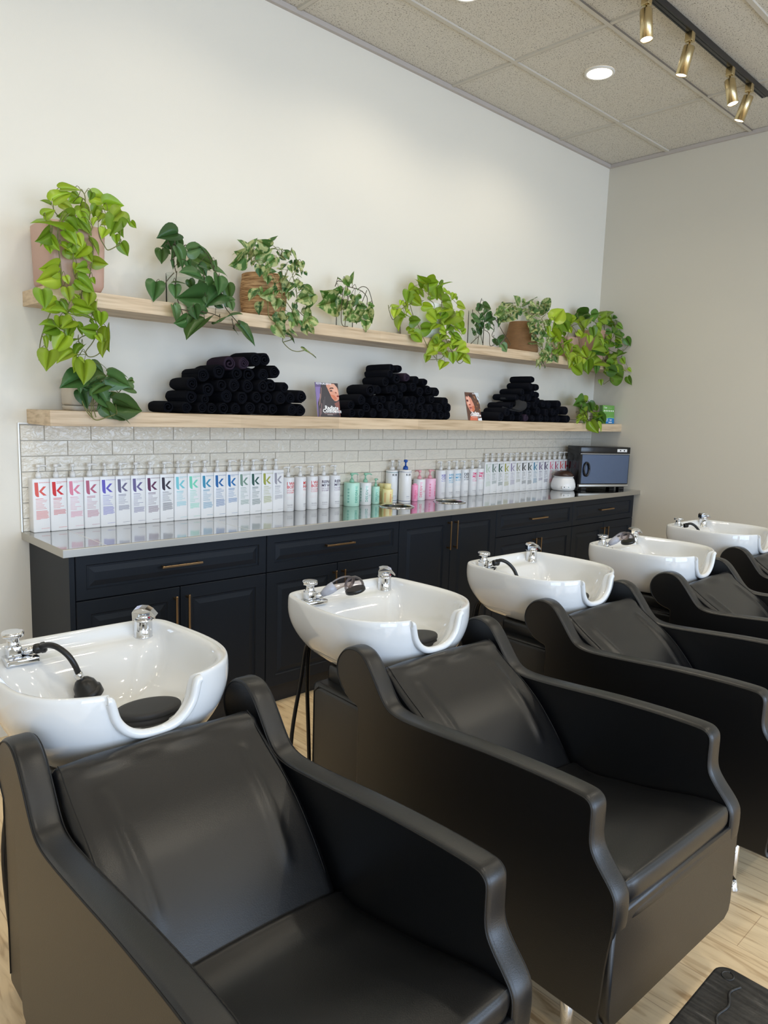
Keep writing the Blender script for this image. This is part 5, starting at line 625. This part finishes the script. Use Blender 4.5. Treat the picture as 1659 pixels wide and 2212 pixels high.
def foliage(key, parent, pal, m, stem=M_stem):
    rnd = random.Random(key); leaves, vines = PD[key]; mb = MB(); mb.mats = [m]; cols = []; loc = parent.location; vp = []
    st = MB()
    for v in vines:
        pts = [Vector((v[i]/1000, v[i+1]/1000, v[i+2]/1000))-loc for i in range(0, len(v), 3)]; sp = smoothpath(pts, 5); st.tube(sp, .0022, 5, stem); vp += sp
    for lf in leaves:
        B = Vector(lf[:3])/1000; T_ = Vector(lf[3:6])/1000; c = lin(rnd.choice(PAL[pal])); f = rnd.uniform(.6,.98); c = tuple(v*f for v in c[:3])
        add_leaf(mb, cols, B-0*loc, T_, lf[6]/100, c, rnd)
        if vp:
            b_ = B-loc; q = min(vp, key=lambda p: (p-b_).length_squared+ (0 if p.z < b_.z+.03 else .0)); d = (q-b_).length
            if .004 < d < .16: st.tube(smoothpath([q, (q+b_)/2+Vector((0,-.004,.02 if q.z < b_.z+.05 else .006)), b_], 3), .0013, 4, stem)
    mb.v = [tuple(Vector(p)-loc) for p in mb.v]
    o = mb.build('foliage', parent, recalc=False); ca = o.data.color_attributes.new('Col', 'FLOAT_COLOR', 'POINT')
    for i, c in enumerate(cols): ca.data[i].color = (c[0], c[1], c[2], 1)
    st.build('stems', parent, recalc=False)
def sqpot(r0, r1, h, m, corner=.35, base_bev=.02, lip=.006):
    mb = MB(); n_ = 40; P = []
    def ring(r, z):
        o = []
        for k in range(n_):
            a = 2*pi*(k+.5)/n_; c_, s_ = cos(a), sin(a); e = 2/5.0; o.append((r*math.copysign(abs(c_)**e, c_), r*math.copysign(abs(s_)**e, s_), z))
        return o
    zs = [(r0-base_bev, 0), (r0-base_bev*.3, base_bev*.35), (r0, base_bev), (r1, h-.003), (r1-.002, h), (r1-lip, h), (r1-lip-.002, h-.03)]
    vs = []
    for (r, z) in zs: vs += ring(r, z)
    fs = [(j*n_+k, j*n_+(k+1)%n_, (j+1)*n_+(k+1)%n_, (j+1)*n_+k) for j in range(len(zs)-1) for k in range(n_)]; mb.add(vs, fs, m, True); mb.add(ring(zs[0][0], 0), [list(range(n_))], m)
    return mb
def soil(r, z, parent, sq=False):
    mb = MB(); mb.lathe([(r, -.01), (r*.9, .001), (r*.3, .005)], n=24, m=M_soil); o = mb.build('soil', parent); o.location = (0, 0, z); return o
def vase(r, h, parent, water=.5):
    mb = MB(); mb.lathe([(0.001,.0),(r-.003,.0),(r,.004),(r,h)], n=28, m=M_glass, cap=False); mb.lathe([(r+.0006,h-.0012),(r+.0006,h+.0006),(r-.0012,h+.0006)], n=28, m=M_glass, cap=False); mb.build('glass_vase', parent, recalc=True)
t = empty('potted_pothos', (.183, -.132, ZU)); sqpot(.118, .125, .262, M_pinkpot, base_bev=.03).build('pot', t); soil(.115, .245, t); foliage('p1', t, 'lime', M_leaf); tag(t, 'lime pothos in a big blush pot, leftmost on upper shelf, vines hanging down two tiers', 'plant')
t = empty('vase_pothos', (.69, -.13, ZU)); vase(.062, .15, t); foliage('p2', t, 'dark', M_leaf, M_stemd); tag(t, 'dark green pothos cutting in a clear vase, second from left on upper shelf', 'plant')
def rope_pot(r0, r1, h, m, t, n_=22, belly=0):
    mb = MB(); prof = []; k = 0; N = int(h/.0085)
    for i in range(N):
        for q in range(4): f = (i+q/4)/N; rr = r0+(r1-r0)*f + belly*sin(pi*min(1, f*1.1)); prof.append((rr+.0032*sin(pi*q/4)+(-.012*max(0, 1-f*7)**2), h*f))
    prof.append((prof[-1][0]-.004, h)); prof.append((prof[-1][0]-.006, h-.03)); mb.lathe(prof, n=40, m=m, cap=False); mb.lathe([(prof[0][0],0),(.001,0)], n=40, m=m, cap=False); mb.build('basket', t, recalc=True)
t = empty('potted_pothos', (1.155, -.132, ZU)); rope_pot(.10, .108, .215, M_rope, t, belly=.012); soil(.098, .2, t); foliage('p3', t, 'var', M_leafv); tag(t, 'variegated pothos in a rounded golden rope basket, left half of the upper shelf', 'plant')
t = empty('vase_pothos', (1.70, -.13, ZU)); vase(.048, .1, t); foliage('p4', t, 'mid', M_leafv, M_stemd); tag(t, 'small pothos with drooping pale leaves in a short glass, left of the white pot', 'plant')
t = empty('potted_pothos', (2.32, -.13, ZU)); sqpot(.098, .112, .215, M_whitepot, base_bev=.012).build('pot', t); soil(.1, .2, t); foliage('p5', t, 'lime', M_leaf); tag(t, 'lime pothos in a glossy white pot at the middle of the upper shelf', 'plant')
t = empty('vase_pothos', (2.85, -.13, ZU)); vase(.055, .235, t); foliage('p6', t, 'dark', M_leaf, M_stemd); tag(t, 'dark small-leaved pothos in a tall clear vase beside the tapered basket', 'plant')
t = empty('potted_pothos', (3.36, -.13, ZU)); rope_pot(.128, .088, .215, M_rope2, t); soil(.083, .203, t); foliage('p7', t, 'var', M_leafv); tag(t, 'cream variegated pothos in a tapered brown rope basket, right half of upper shelf', 'plant')
t = empty('potted_pothos', (3.93, -.135, ZU)); sqpot(.072, .078, .16, M_pinkpot, base_bev=.015).build('pot', t); soil(.07, .148, t); foliage('p8', t, 'lime', M_leaf); tag(t, 'bright lime pothos second from right on the upper shelf, hiding its pot', 'plant')
t = empty('potted_pothos', (4.33, -.13, ZU)); sqpot(.108, .116, .245, M_pinkpot, base_bev=.025).build('pot', t); soil(.105, .23, t); foliage('p9', t, 'ldk', M_leaf); tag(t, 'green pothos in a blush pot at the right wall end of the upper shelf', 'plant')
def cream_pot(r, h, t):
    o = sqpot(r, r*1.02, h, M_cream, base_bev=.01).build('pot', t); o.location = (0, 0, .022)
    sqpot(r*.96, r*.99, .021, M_cream, base_bev=.006).build('saucer', t)
t = empty('potted_pothos', (.235, -.12, ZL)); cream_pot(.075, .115, t); soil(.068, .125, t); foliage('l1', t, 'dark', M_leaf); tag(t, 'dark green pothos in a small cream pot, left end of lower shelf', 'plant')
t = empty('potted_pothos', (4.15, -.12, ZL)); cream_pot(.095, .115, t); soil(.085, .125, t); foliage('l2', t, 'ldk', M_leaf, M_stemd); tag(t, 'small trailing pothos in a square cream pot, right end of lower shelf', 'plant')

# ------------------------------------------------------------ ceiling lights
def downlight(x, y, label, k=1.0):
    t = empty('recessed_downlight', (x, y, H))
    mb = MB(); mb.lathe([(.088,.0075),(.088,.0),(.084,-.003),(.074,-.002),(.072,.004)], n=40, m=M_ring, cap=False); mb.build('trim_ring', t, recalc=False)
    mb = MB(); mb.lathe([(.073,-.001),(.001,-.0012)], n=32, m=M_lamp, cap=False); mb.build('diffuser', t, recalc=False)
    tag(t, label, 'ceiling light', 'round recessed ceiling lights')
    spot('downlight_lamp', (x, y, H-.02), (0, 0, -1), DOWN_W*k, 150, .6, WARM, .07)
downlight(3.098, -.787, 'round recessed downlight in the ceiling tile nearest the corner')
downlight(1.905, -.76, 'round recessed downlight just cut by the top edge of the picture')
for (x, y, q) in ((.68, -.787, 'above the middle towel pile, out of the picture'), (-.55, -.787, 'left of the shelves, out of the picture'), (3.1, -3.25, 'over the far chairs, out of the picture'), (.68, -3.25, 'over the second chair, out of the picture'), (-1.7, -3.25, 'left of the camera, out of the picture'), (1.9, -5.2, 'unseen behind the camera, right window side'), (-.8, -5.2, 'unseen behind the camera, left window side')):  # unseen downlights, added in rows to light the room
    downlight(x, y, 'round recessed downlight ' + q, .6 if y > -1 else 2.3)
YT = -1.415
tr = empty('light_track', (2.0, YT, H))
mb = MB(); mb.box(-4.0, 1.995, -.0175, .0175, -.034, -.003, M_track); mb.build('rail', tr)
mb = MB(); mb.box(-4.0, 1.995, -.007, .007, -.0355, -.0335, M_black); mb.box(-4, 1.995, .012, .0185, -.036, -.033, M_track); mb.box(-4, 1.995, -.0185, -.012, -.036, -.033, M_track); mb.build('groove', tr)
tag(tr, 'black ceiling light track running parallel to the shelf wall', 'light track')
HD = [(1.885,(.0,.25,-1),'brass cylinder track spotlight only peeking in at the top edge'), (2.462,(-.02,-.12,-1),'brass cylinder track spotlight, leftmost fully seen, highest in the picture'), (2.935,(-.03,.22,-1),'brass cylinder track spotlight, second along, tilted left'), (3.462,(.02,-.22,-1),'brass cylinder track spotlight, third along, tilted towards the right one'), (3.747,(-.05,.32,-1),'brass cylinder track spotlight nearest the right end of the track'), (1.1,(-.1,.5,-1),'brass cylinder track spotlight out of view, over the second basin'), (.4,(.15,.45,-1),'brass cylinder track spotlight out of view, over the first basin'), (-.4,(.1,.5,-1),'brass cylinder track spotlight out of view, near the left shelf end'), (-1.2,(.2,.4,-1),'brass cylinder track spotlight out of view, at the far left of the track')]  # heads out of view are added to light the room
for (x, d, lab) in HD:
    t = empty('track_spotlight', (x, YT, H-.035)); d = Vector(d).normalized(); q = d.to_track_quat('-Z', 'Y').to_matrix().to_4x4()
    mb = MB(); mb.box(-.018, .018, -.02, .02, -.046, 0, M_brass, bev=.0025, seg=2); mb.build('adaptor', t)
    mb = MB(); mb.cyl((0,0,-.046), (0,0,-.078), .0045, m=M_brass); mb.build('stem', t)
    T = Matrix.Translation((0,0,-.066)) @ q
    mb = MB(); mb.lathe([(.004,-.0),(.028,-.001),(.0295,-.004),(.0295,-.140),(.0275,-.140),(.027,-.130)], n=36, m=M_brass, T=T, cap=False); mb.build('cylinder_shade', t, recalc=False)
    mb = MB(); mb.lathe([(.0275,-.135),(.02,-.138),(.001,-.139)], n=28, m=M_lamp, T=T, cap=False); mb.build('bulb', t, recalc=False)
    tag(t, lab, 'spotlight', 'brass track spotlights')
    p = Vector((x, YT, H-.035)) + T @ Vector((0,0,-.15)); spot('track_lamp', p, d, SPOT_W * (1 if x > 1.5 else .75), 95, .75, WARM, .02)

# ------------------------------------------------------------ shampoo units
def sym_cols(a, b, e, crown):
    return [(a, 0), (a+e*.25, crown*.55), (a+e*.6, crown*.85), (a+e, crown), (b-e, crown), (b-e*.6, crown*.85), (b-e*.25, crown*.55), (b, 0)]
ARM = [(-.50,.18),(-.462,.192),(-.442,.225),(-.438,.45),(-.437,.60),(-.428,.626),(-.402,.633),(-.368,.65),(-.342,.678),(-.331,.712),(-.339,.746),(-.365,.775),(-.40,.788),(-.435,.785),(-.463,.768),(-.487,.742),(-.512,.711),(-.535,.682),(-.562,.658),(-.60,.648),(-.66,.648),(-.77,.657),(-.93,.672),(-1.066,.680),(-1.15,.682),(-1.195,.681),(-1.210,.677),(-1.219,.668),(-1.222,.654),(-1.222,.62),(-1.223,.590),(-1.230,.566),(-1.248,.541),(-1.271,.516),(-1.286,.496),(-1.292,.474),(-1.291,.42),(-1.280,.33),(-1.270,.2),(-1.25,.184),(-.9,.18)]
SEAMP = ARM[7:37]
BACKP = [(-.835,.415),(-.80,.470),(-.76,.523),(-.72,.568),(-.68,.606),(-.63,.642),(-.57,.678),(-.52,.711),(-.495,.731),(-.478,.738),(-.462,.734),(-.458,.72),(-.475,.695),(-.55,.63),(-.65,.54),(-.75,.42),(-.80,.37),(-.835,.37)]
SEATP = [(-1.287,.452),(-1.293,.470),(-1.293,.492),(-1.288,.503),(-1.276,.508),(-1.22,.503),(-1.15,.488),(-1.05,.466),(-.97,.449),(-.91,.437),(-.88,.436),(-.86,.4385),(-.842,.443),(-.83,.445),(-.82,.43),(-.80,.40),(-.80,.37),(-1.0,.38),(-1.27,.40)]
def rs(p, n=4): return [(q.x, q.y) for q in smoothpath([Vector((a, b, 0)) for a, b in p], n, True)]
def rib(u, v, z):
    s = 0
    for c in (-.165, .165):
        f = max(0, min(1, (z-.50)/.04)) * max(0, min(1, (.70-z)/.012))
        s += .006*math.exp(-((abs(u)-.165+(.70-z)*.10)/.012)**2)*f if (u*c > 0 and v > -.80) else 0
    s += .003*math.exp(-((z-.728)/.008)**2)*sin(u*34)
    return s
proto = empty('shampoo_unit', (0,0,0))
for s in (-1, 1):
    a, b_ = (-.302, -.246) if s < 0 else (.246, .302)
    arm = prof_extrude(rs(ARM, 3), sym_cols(a, b_, .010, .007), M_leather).build('armrest', proto)
    mb = MB()
    for x in (a, b_): mb.tube([(x, p.x, p.y) for p in smoothpath([Vector((q[0], q[1], 0)) for q in SEAMP], 3)], .0019, 6, M_seam)
    mb.build('seam', arm)
NC = 48
cols = [(-.240+.480*k/NC, -.012*max(0, (abs(-.240+.480*k/NC)-.222)/.018)**2 + .004*cos((-.240+.480*k/NC)*6.5)) for k in range(NC+1)]
bk = prof_extrude(rs(BACKP, 6), cols, M_leather, rib).build('backrest', proto)
mb = MB()
for x in (-.226, .226): mb.tube([(x, p.x, p.y) for p in smoothpath([Vector((q[0]+.004, q[1]+.003, 0)) for q in BACKP[1:10]], 4)], .0012, 5, M_seam)
mb.build('seam', bk)
cols = [(-.249+.498*k/24, -.009*max(0, (abs(-.249+.498*k/24)-.218)/.031)**2 + .007*cos((-.249+.498*k/24)*6.0)) for k in range(25)]
prof_extrude(rs(SEATP, 5), cols, M_leather, lambda u, v, z: .0022*sin(v*21+u*9)*(1 if z > .42 else 0)).build('seat', proto)
pp = [(-.300,.452),(-.300,.215),(-.294,.192),(-.270,.178),(.270,.178),(.294,.192),(.300,.215),(.300,.452)]
mb = MB(); n8 = len(pp); vv = []
for (y_, i_) in ((-1.262,0),(-1.288,0),(-1.293,.0015),(-1.297,.006)): vv += [(x_*(1-i_/.3), y_, z_ + (i_ if z_ < .3 else -i_)) for (x_, z_) in pp]
mb.add(vv, [(j*n8+i, j*n8+(i+1)%n8, (j+1)*n8+(i+1)%n8, (j+1)*n8+i) for j in range(3) for i in range(n8)], M_leather, True); mb.add(vv[-n8:], [list(range(n8))], M_leather); mb.add(vv[:n8], [list(range(n8))], M_leather); mb.build('front_panel', proto)
mb = MB(); mb.box(-.246, .246, -1.265, -.45, .185, .40, M_leather, bev=.004, seg=1); mb.build('seat_base', proto)
for (x, y) in ((-.251,-1.17),(.251,-1.17),(-.251,-.56),(.251,-.56)):
    sx = -.03 if x < 0 else .03
    mb = MB(); mb.tube([(x-sx*.9, y+.02, .19), (x-sx*.45, y+.01, .10), (x, y, .03)], .0165, 14, M_chrome, rf=[1.25,.95,.62]); mb.lathe([(.022,0),(.0225,.004),(.017,.016),(.011,.034)], (x, y, 0), 20, M_chrome); mb.build('leg', proto)
# pedestal behind the chair
mb = MB(); mb.box(-.243, .243, -.43, -.115, .02, .590, M_leather, bev=.022, seg=4); mb.box(-.19, .19, -.40, -.125, .575, .645, M_leather, bev=.02, seg=3)
pd = mb.build('pedestal', proto)
mb = MB()
for x in (-.2435, .2435): mb.tube([(x,-.135,.06),(x,-.135,.56),(x,-.16,.584),(x,-.42,.584)], .0018, 5, M_seam)
mb.build('seam', pd)
mb = MB(); mb.box(-.236, .236, -.46, -.425, .19, .60, M_seam); mb.build('back_panel', proto)
for (x0, x1, xm) in ((-.150,-.196,-.160), (-.135,-.118,-.132)):
    mb = MB(); mb.tube(smoothpath([(x0+.01,-.02,.69),(x0,.04,.66),(xm,.062,.52),(x1,.066,.28),(x1+.01,.06,.012)], 6), .0075, 10, M_rubber); mb.build('water_hose', proto)
# basin
half = [(0,.060),(.03,.060),(.06,.060),(.09,.060),(.12,.060),(.15,.059),(.18,.058),(.205,.054),(.225,.045),(.240,.030),(.249,.008),(.254,-.02),(.259,-.06),(.265,-.11),(.270,-.16),(.272,-.21),(.270,-.26),(.262,-.305),(.248,-.345),(.226,-.38),(.196,-.408),(.165,-.427),(.140,-.438),(.122,-.4435),(.112,-.4455)]
nn = [ (.106,-.4465),(.1035,-.447),(.1015,-.4473),(.099,-.4477),(.094,-.448),(.085,-.4488),(.072,-.4497),(.055,-.4505),(.037,-.4512),(.018,-.4516),(0,-.4518)]
half = half + nn
ring = half + [(-x, y) for (x, y) in reversed(half[1:-1])]
CY = -.20
def ztop(x, y):
    if y > -.40: return .853
    a = abs(x)/.104
    if a >= 1.02: return .853
    if a >= .96: return .853 - .045*(1.02-a)/.06*.6
    return .826 - .077*(1-(a/.96)**2.6)**.62 if a < .96 else .826
OUT = [(1.0,.853,-.004),(1.008,.846,0),(1.012,.825,0),(1.010,.795,0),(.985,.762,0),(.935,.728,0),(.86,.695,0),(.78,.668,0),(.70,.650,0),(.66,.644,0)]
INN_G = [(.985,.8555),(.95,.853),(.905,.846),(.885,.825),(.86,.795),(.80,.755),(.68,.722),(.45,.700),(.2,.690),(.07,.686)]
INN_B = [(.985,.8555),(.94,.852),(.905,.842),(.885,.821),(.80,.816),(.68,.813),(.56,.78),(.42,.705),(.2,.692),(.07,.686)]
vs = []; cols_ = OUT[::-1] + INN_G
N = len(ring)
def sst(t): t = max(0, min(1, t)); return t*t*(3-2*t)
for k, row in enumerate(cols_):
    for (x, y) in ring:
        zt = ztop(x, y); f = (zt-.64)/(.853-.64)
        if k < len(OUT):
            s, z, _ = row; zz = .64+(z-.64)*f; 
            s2 = s if f > .99 else None
            if s2 is None:   # follow the same wall shape at the lowered height
                ss = [q for q in OUT]; zq = zz; s2 = OUT[-1][0]
                for (sa, za, _), (sb, zb, _) in zip(ss[:-1], ss[1:]):
                    if zb <= zq <= za: s2 = sb+(sa-sb)*(zq-zb)/max(1e-6, za-zb); break
                if k == len(OUT)-1: s2 = min(s2, 1.0)
                if zq > .853: s2 = 1
            vs.append((x*s2, CY+.0+(y-CY)*s2 - .012*(1-s2), zz))
        else:
            bi = sst((y+.02)/.05); (sg, zg), (sb, zb) = INN_G[k-len(OUT)], INN_B[k-len(OUT)]; s = sg+(sb-sg)*bi; z = zg+(zb-zg)*bi
            zz = .68+(z-.68)*((zt-.68)/(.853-.68)) if zt < .852 else z
            vs.append((x*s, CY+(y-CY)*s, zz))
fs = [(j*N+i, j*N+(i+1)%N, (j+1)*N+(i+1)%N, (j+1)*N+i) for j in range(len(cols_)-1) for i in range(N)]
mb = MB(); mb.add(vs, fs, M_ceramic, True); mb.add(vs[:N], [list(range(N))], M_ceramic); mb.add(vs[-N:], [list(range(N))], M_ceramic)
mb.lathe([(.105,-.0),(.11,.005),(.11,.012),(.1,.02)], (0,-.21,.636), 28, M_ceramic, sx=1.35, sy=1.0)
# rolled lip following the neck notch
lip = []
for k in range(41):
    a = -1+2*k/40; x = .112*math.copysign(abs(sin(a*pi/2))**1.0, a); lip.append((x, -.4495-.001*(1-abs(a)), min(.848, ztop(x, -.448))-.005))
mb.tube(lip, .0115, 12, M_ceramic)
basin = mb.build('basin', proto)
md = basin.modifiers.new('s', 'SUBSURF'); md.levels = 1; md.render_levels = 1
mb = MB(); mb.lathe([(.026,.0),(.027,.003),(.018,.004),(.004,.002)], (0,CY,.685), 24, M_chrome); mb.build('drain', basin)
mb = MB(); T = Matrix.Translation((.046,-.312,.716)) @ Matrix.Rotation(radians(-3), 4, 'X')
mb.lathe([(.9,-.0),(.97,.004),(.97,.011),(.93,.013),(.94,.016),(1.0,.018),(1.0,.026),(.96,.030),(.8,.031),(.05,.031)], n=36, m=M_gel, T=T @ Matrix.Diagonal((.082,.062,1,1)), cap=True); nk = mb.build('neck_rest', basin)
# faucet
fx, fy = .181, .012
mb = MB(); mb.lathe([(.0285,0),(.0285,.004),(.026,.006),(.0255,.046),(.0262,.048),(.0255,.056)], (fx, fy, .815), 28, M_chrome)
mb.lathe([(.0248,0),(.022,.012),(.014,.019),(.002,.021)], (fx, fy, .869), 28, M_chrome)
fa = mb.build('faucet', proto)
mb = MB(); T = Matrix.Translation((fx-.001, fy, .874)) @ Matrix.Rotation(radians(-38), 4, 'Z')
pr = [(-.024,-.004),(-.025,.018),(-.020,.026),(-.005,.030),(.012,.029),(.026,.022),(.040,.006),(.040,.001),(.024,.011),(.010,.017),(-.004,.016),(-.012,.004)]
for sgn in (0,):
    N2 = len(pr); vv = []
    for (y_, in_) in ((-.023,.0015),(-.021,0),(.021,0),(.023,.0015)):
        for (px, pz) in pr: vv.append((px*(1-in_*8), y_*(1 if px < .02 else .85), pz-in_))
    mb.add(vv, [(j*N2+i, j*N2+(i+1)%N2, (j+1)*N2+(i+1)%N2, (j+1)*N2+i) for j in range(3) for i in range(N2)], M_chrome, False, T); mb.add(vv[:N2], [list(range(N2))], M_chrome, False, T); mb.add(vv[-N2:], [list(range(N2))], M_chrome, False, T)
mb.lathe([(.003,0),(.002,.002)], n=10, m=M_red, T=Matrix.Translation((fx+.008, fy-.0235, .876)) @ Matrix.Rotation(pi/2, 4, 'X'))
mb.build('lever', fa)
# vacuum breaker
vx, vy = -.171, .002
mb = MB(); mb.box(vx-.026, vx+.056, vy-.034, vy+.03, .815, .832, M_chrome, bev=.005, seg=3)
mb.box(vx-.017, vx+.017, vy-.017, vy+.017, .832, .862, M_chrome, bev=.003, seg=2); mb.lathe([(.019,.0),(.0155,.008),(.0145,.02),(.0165,.024)], (vx, vy, .860), 24, M_chrome)
vb = mb.build('vacuum_breaker', proto)
mb = MB(); mb.lathe([(.0165,0),(.0185,.002),(.026,.004),(.0268,.013),(.025,.016),(.022,.0155),(.004,.0165)], (vx, vy, .882), 28, M_chrome); mb.build('knob', vb)
mb = MB(); mb.cyl((vx+.016, vy, .838), (vx+.046, vy-.014, .846), .009, .0105, 16, M_chrome); mb.build('outlet', vb)
HX = Vector((vx+.046, vy-.014, .846))
def hose_head(pts, head, r=.0078):
    mb = MB(); mb.lathe([(.0115,0),(.0135,.004),(.0135,.012),(.0125,.015),(.0145,.018),(.0145,.026),(.009,.031)], n=18, m=M_rubber, T=Matrix.Translation(HX) @ Vector((1,-.35,.12)).to_track_quat('Z','Y').to_matrix().to_4x4())
    mb.tube(smoothpath(pts, 7), r, 12, M_rubber); ho = mb.build('spray_hose')
    if head:
        e = Vector(pts[-1]); d = (Vector(pts[-1])-Vector(pts[-2])).normalized(); T = Matrix.Translation(e) @ (d*.4+Vector((.38,-.12,-.75))).to_track_quat('Z','Y').to_matrix().to_4x4() @ Matrix.Scale(1.3, 4)
        mb = MB(); mb.lathe([(.0075,-.012),(.009,-.01),(.009,.002),(.0075,.003)], n=16, m=M_chrome, T=T); mb.lathe([(.006,.002),(.014,.006),(.0215,.016),(.024,.028),(.0255,.030),(.0275,.031),(.0275,.046),(.025,.048),(.003,.048)], n=26, m=M_rubber, T=T); h_ = mb.build('spray_head', ho)
    return ho
def clear_head():
    P = [HX+Vector((-.004,0,0)), HX+Vector((.008,-.008,.010)), Vector((-.108,-.030,.866)), Vector((-.094,-.036,.876))]
    mb = MB(); mb.tube(P, .0165, 16, M_blueband, rf=[.6,.95,1.12,1.12]); ho = mb.build('spray_hose')
    P = [Vector(q) for q in ((-.096,-.036,.875),(-.080,-.041,.884),(-.062,-.046,.890),(-.045,-.050,.890),(-.032,-.053,.884))]
    sp = smoothpath(P, 4); mb = MB(); mb.tube(sp, .0175, 20, M_smoke, rf=[1+.012*k for k in range(len(sp))])
    T = Matrix.Translation((-.024,-.054,.884)) @ Vector((.25,-.15,-1)).to_track_quat('Z','Y').to_matrix().to_4x4()
    mb.lathe([(.004,-.022),(.016,-.019),(.027,-.010),(.034,.002),(.036,.014),(.0345,.024)], n=30, m=M_smoke, T=T, cap=False)
    mb.lathe([(.0345,.0225),(.0365,.024),(.0365,.034),(.033,.037),(.003,.037)], n=30, m=M_rubber, T=T); mb.build('spray_head', ho, recalc=False)
    return ho
POSES = [[-0.278, -1.4088, -0.0076], [0.6777, -1.4106, -0.039], [1.6106, -1.4228, -0.0287], [2.5054, -1.4691, 0.0125], [3.5281, -1.4027, -0.0411]]
ULAB = ['black leather shampoo chair and white basin nearest the camera, black spray head in the bowl', 'black leather shampoo chair second from left, clear smoky spray head above its white basin', 'black leather shampoo chair third from left, black hose curving into its white basin', 'black leather shampoo chair fourth from left, clear spray head in front of its tap', 'black leather shampoo chair and white basin farthest away, cut off at the right edge']
for i, (x, y, a) in enumerate(POSES):
    u = proto if i == 0 else copy_tree(proto)
    u.location = (x, y, 0); u.rotation_euler = (0, 0, a)
    tag(u, ULAB[i], 'shampoo chair', 'black shampoo chairs with white basins in a row')
HZ = [HX+Vector((.012,-.006,.004)), (-.102,-.045,.861), (-.088,-.072,.860), (-.070,-.092,.842), (-.057,-.100,.818), (-.047,-.101,.792), (-.042,-.101,.776)]
for i, u in enumerate([o for o in COL.objects if o.name.startswith('shampoo_unit')]):
    if i in (1, 3): h_ = clear_head()
    else: h_ = hose_head(HZ if i == 0 else [HX+Vector((.010,-.005,.004)), (-.105,-.04,.862), (-.085,-.06,.852), (-.062,-.075,.826), (-.048,-.085,.795), (-.04,-.095,.755), (-.035,-.11,.715)], i == 0)
    h_.parent = u

# ------------------------------------------------------------ footstool, lower right
t = empty('footstool', (.42, -2.95, 0), radians(0))
mb = MB(); n_ = 28; 
def rr(w_, d_, r, z): 
    o = []
    for (cx_, cy_, a0) in ((w_/2-r, d_/2-r, 0), (-w_/2+r, d_/2-r, pi/2), (-w_/2+r, -d_/2+r, pi), (w_/2-r, -d_/2+r, 3*pi/2)):
        for k in range(7): a = a0+pi/2*k/6; o.append((cx_+r*cos(a), cy_+r*sin(a), z))
    return o
ZS = .25; lv = [(.43,.29,.03,ZS-.05),(.44,.30,.035,ZS-.045),(.44,.30,.035,ZS-.008),(.434,.294,.033,ZS-.001),(.425,.285,.03,ZS)]; vs = []
for q in lv: vs += rr(*q)
M2 = 28; mb.add(vs, [(j*M2+k, j*M2+(k+1)%M2, (j+1)*M2+(k+1)%M2, (j+1)*M2+k) for j in range(len(lv)-1) for k in range(M2)], M_mat, True); mb.add(vs[:M2], [list(range(M2))], M_mat); mb.add(vs[-M2:], [list(range(M2))], M_mat)
mb.tube(smoothpath([(.175,.085,ZS),(.14,.095,ZS+.001),(.10,.082,ZS+.001),(.055,.088,ZS),(.02,.075,ZS+.001),(-.03,.085,ZS+.001),(-.09,.08,ZS),(-.17,.088,ZS)], 6), .003, 6, M_mat); mb.tube([(.188+.014*cos(a), .118+.012*sin(a), ZS) for a in [2*pi*k/20 for k in range(21)]], .0018, 6, M_mat)
mb.build('top', t)
for sx in (-1, 1):
    for sy in (-1, 1): mb = MB(); mb.cyl((sx*.17, sy*.10, ZS-.05), (sx*.19, sy*.12, 0), .016, .012, 12, M_rubber); mb.build('leg', t)
tag(t, 'worn black vinyl footstool on the wooden floor at the lower right corner', 'footstool')
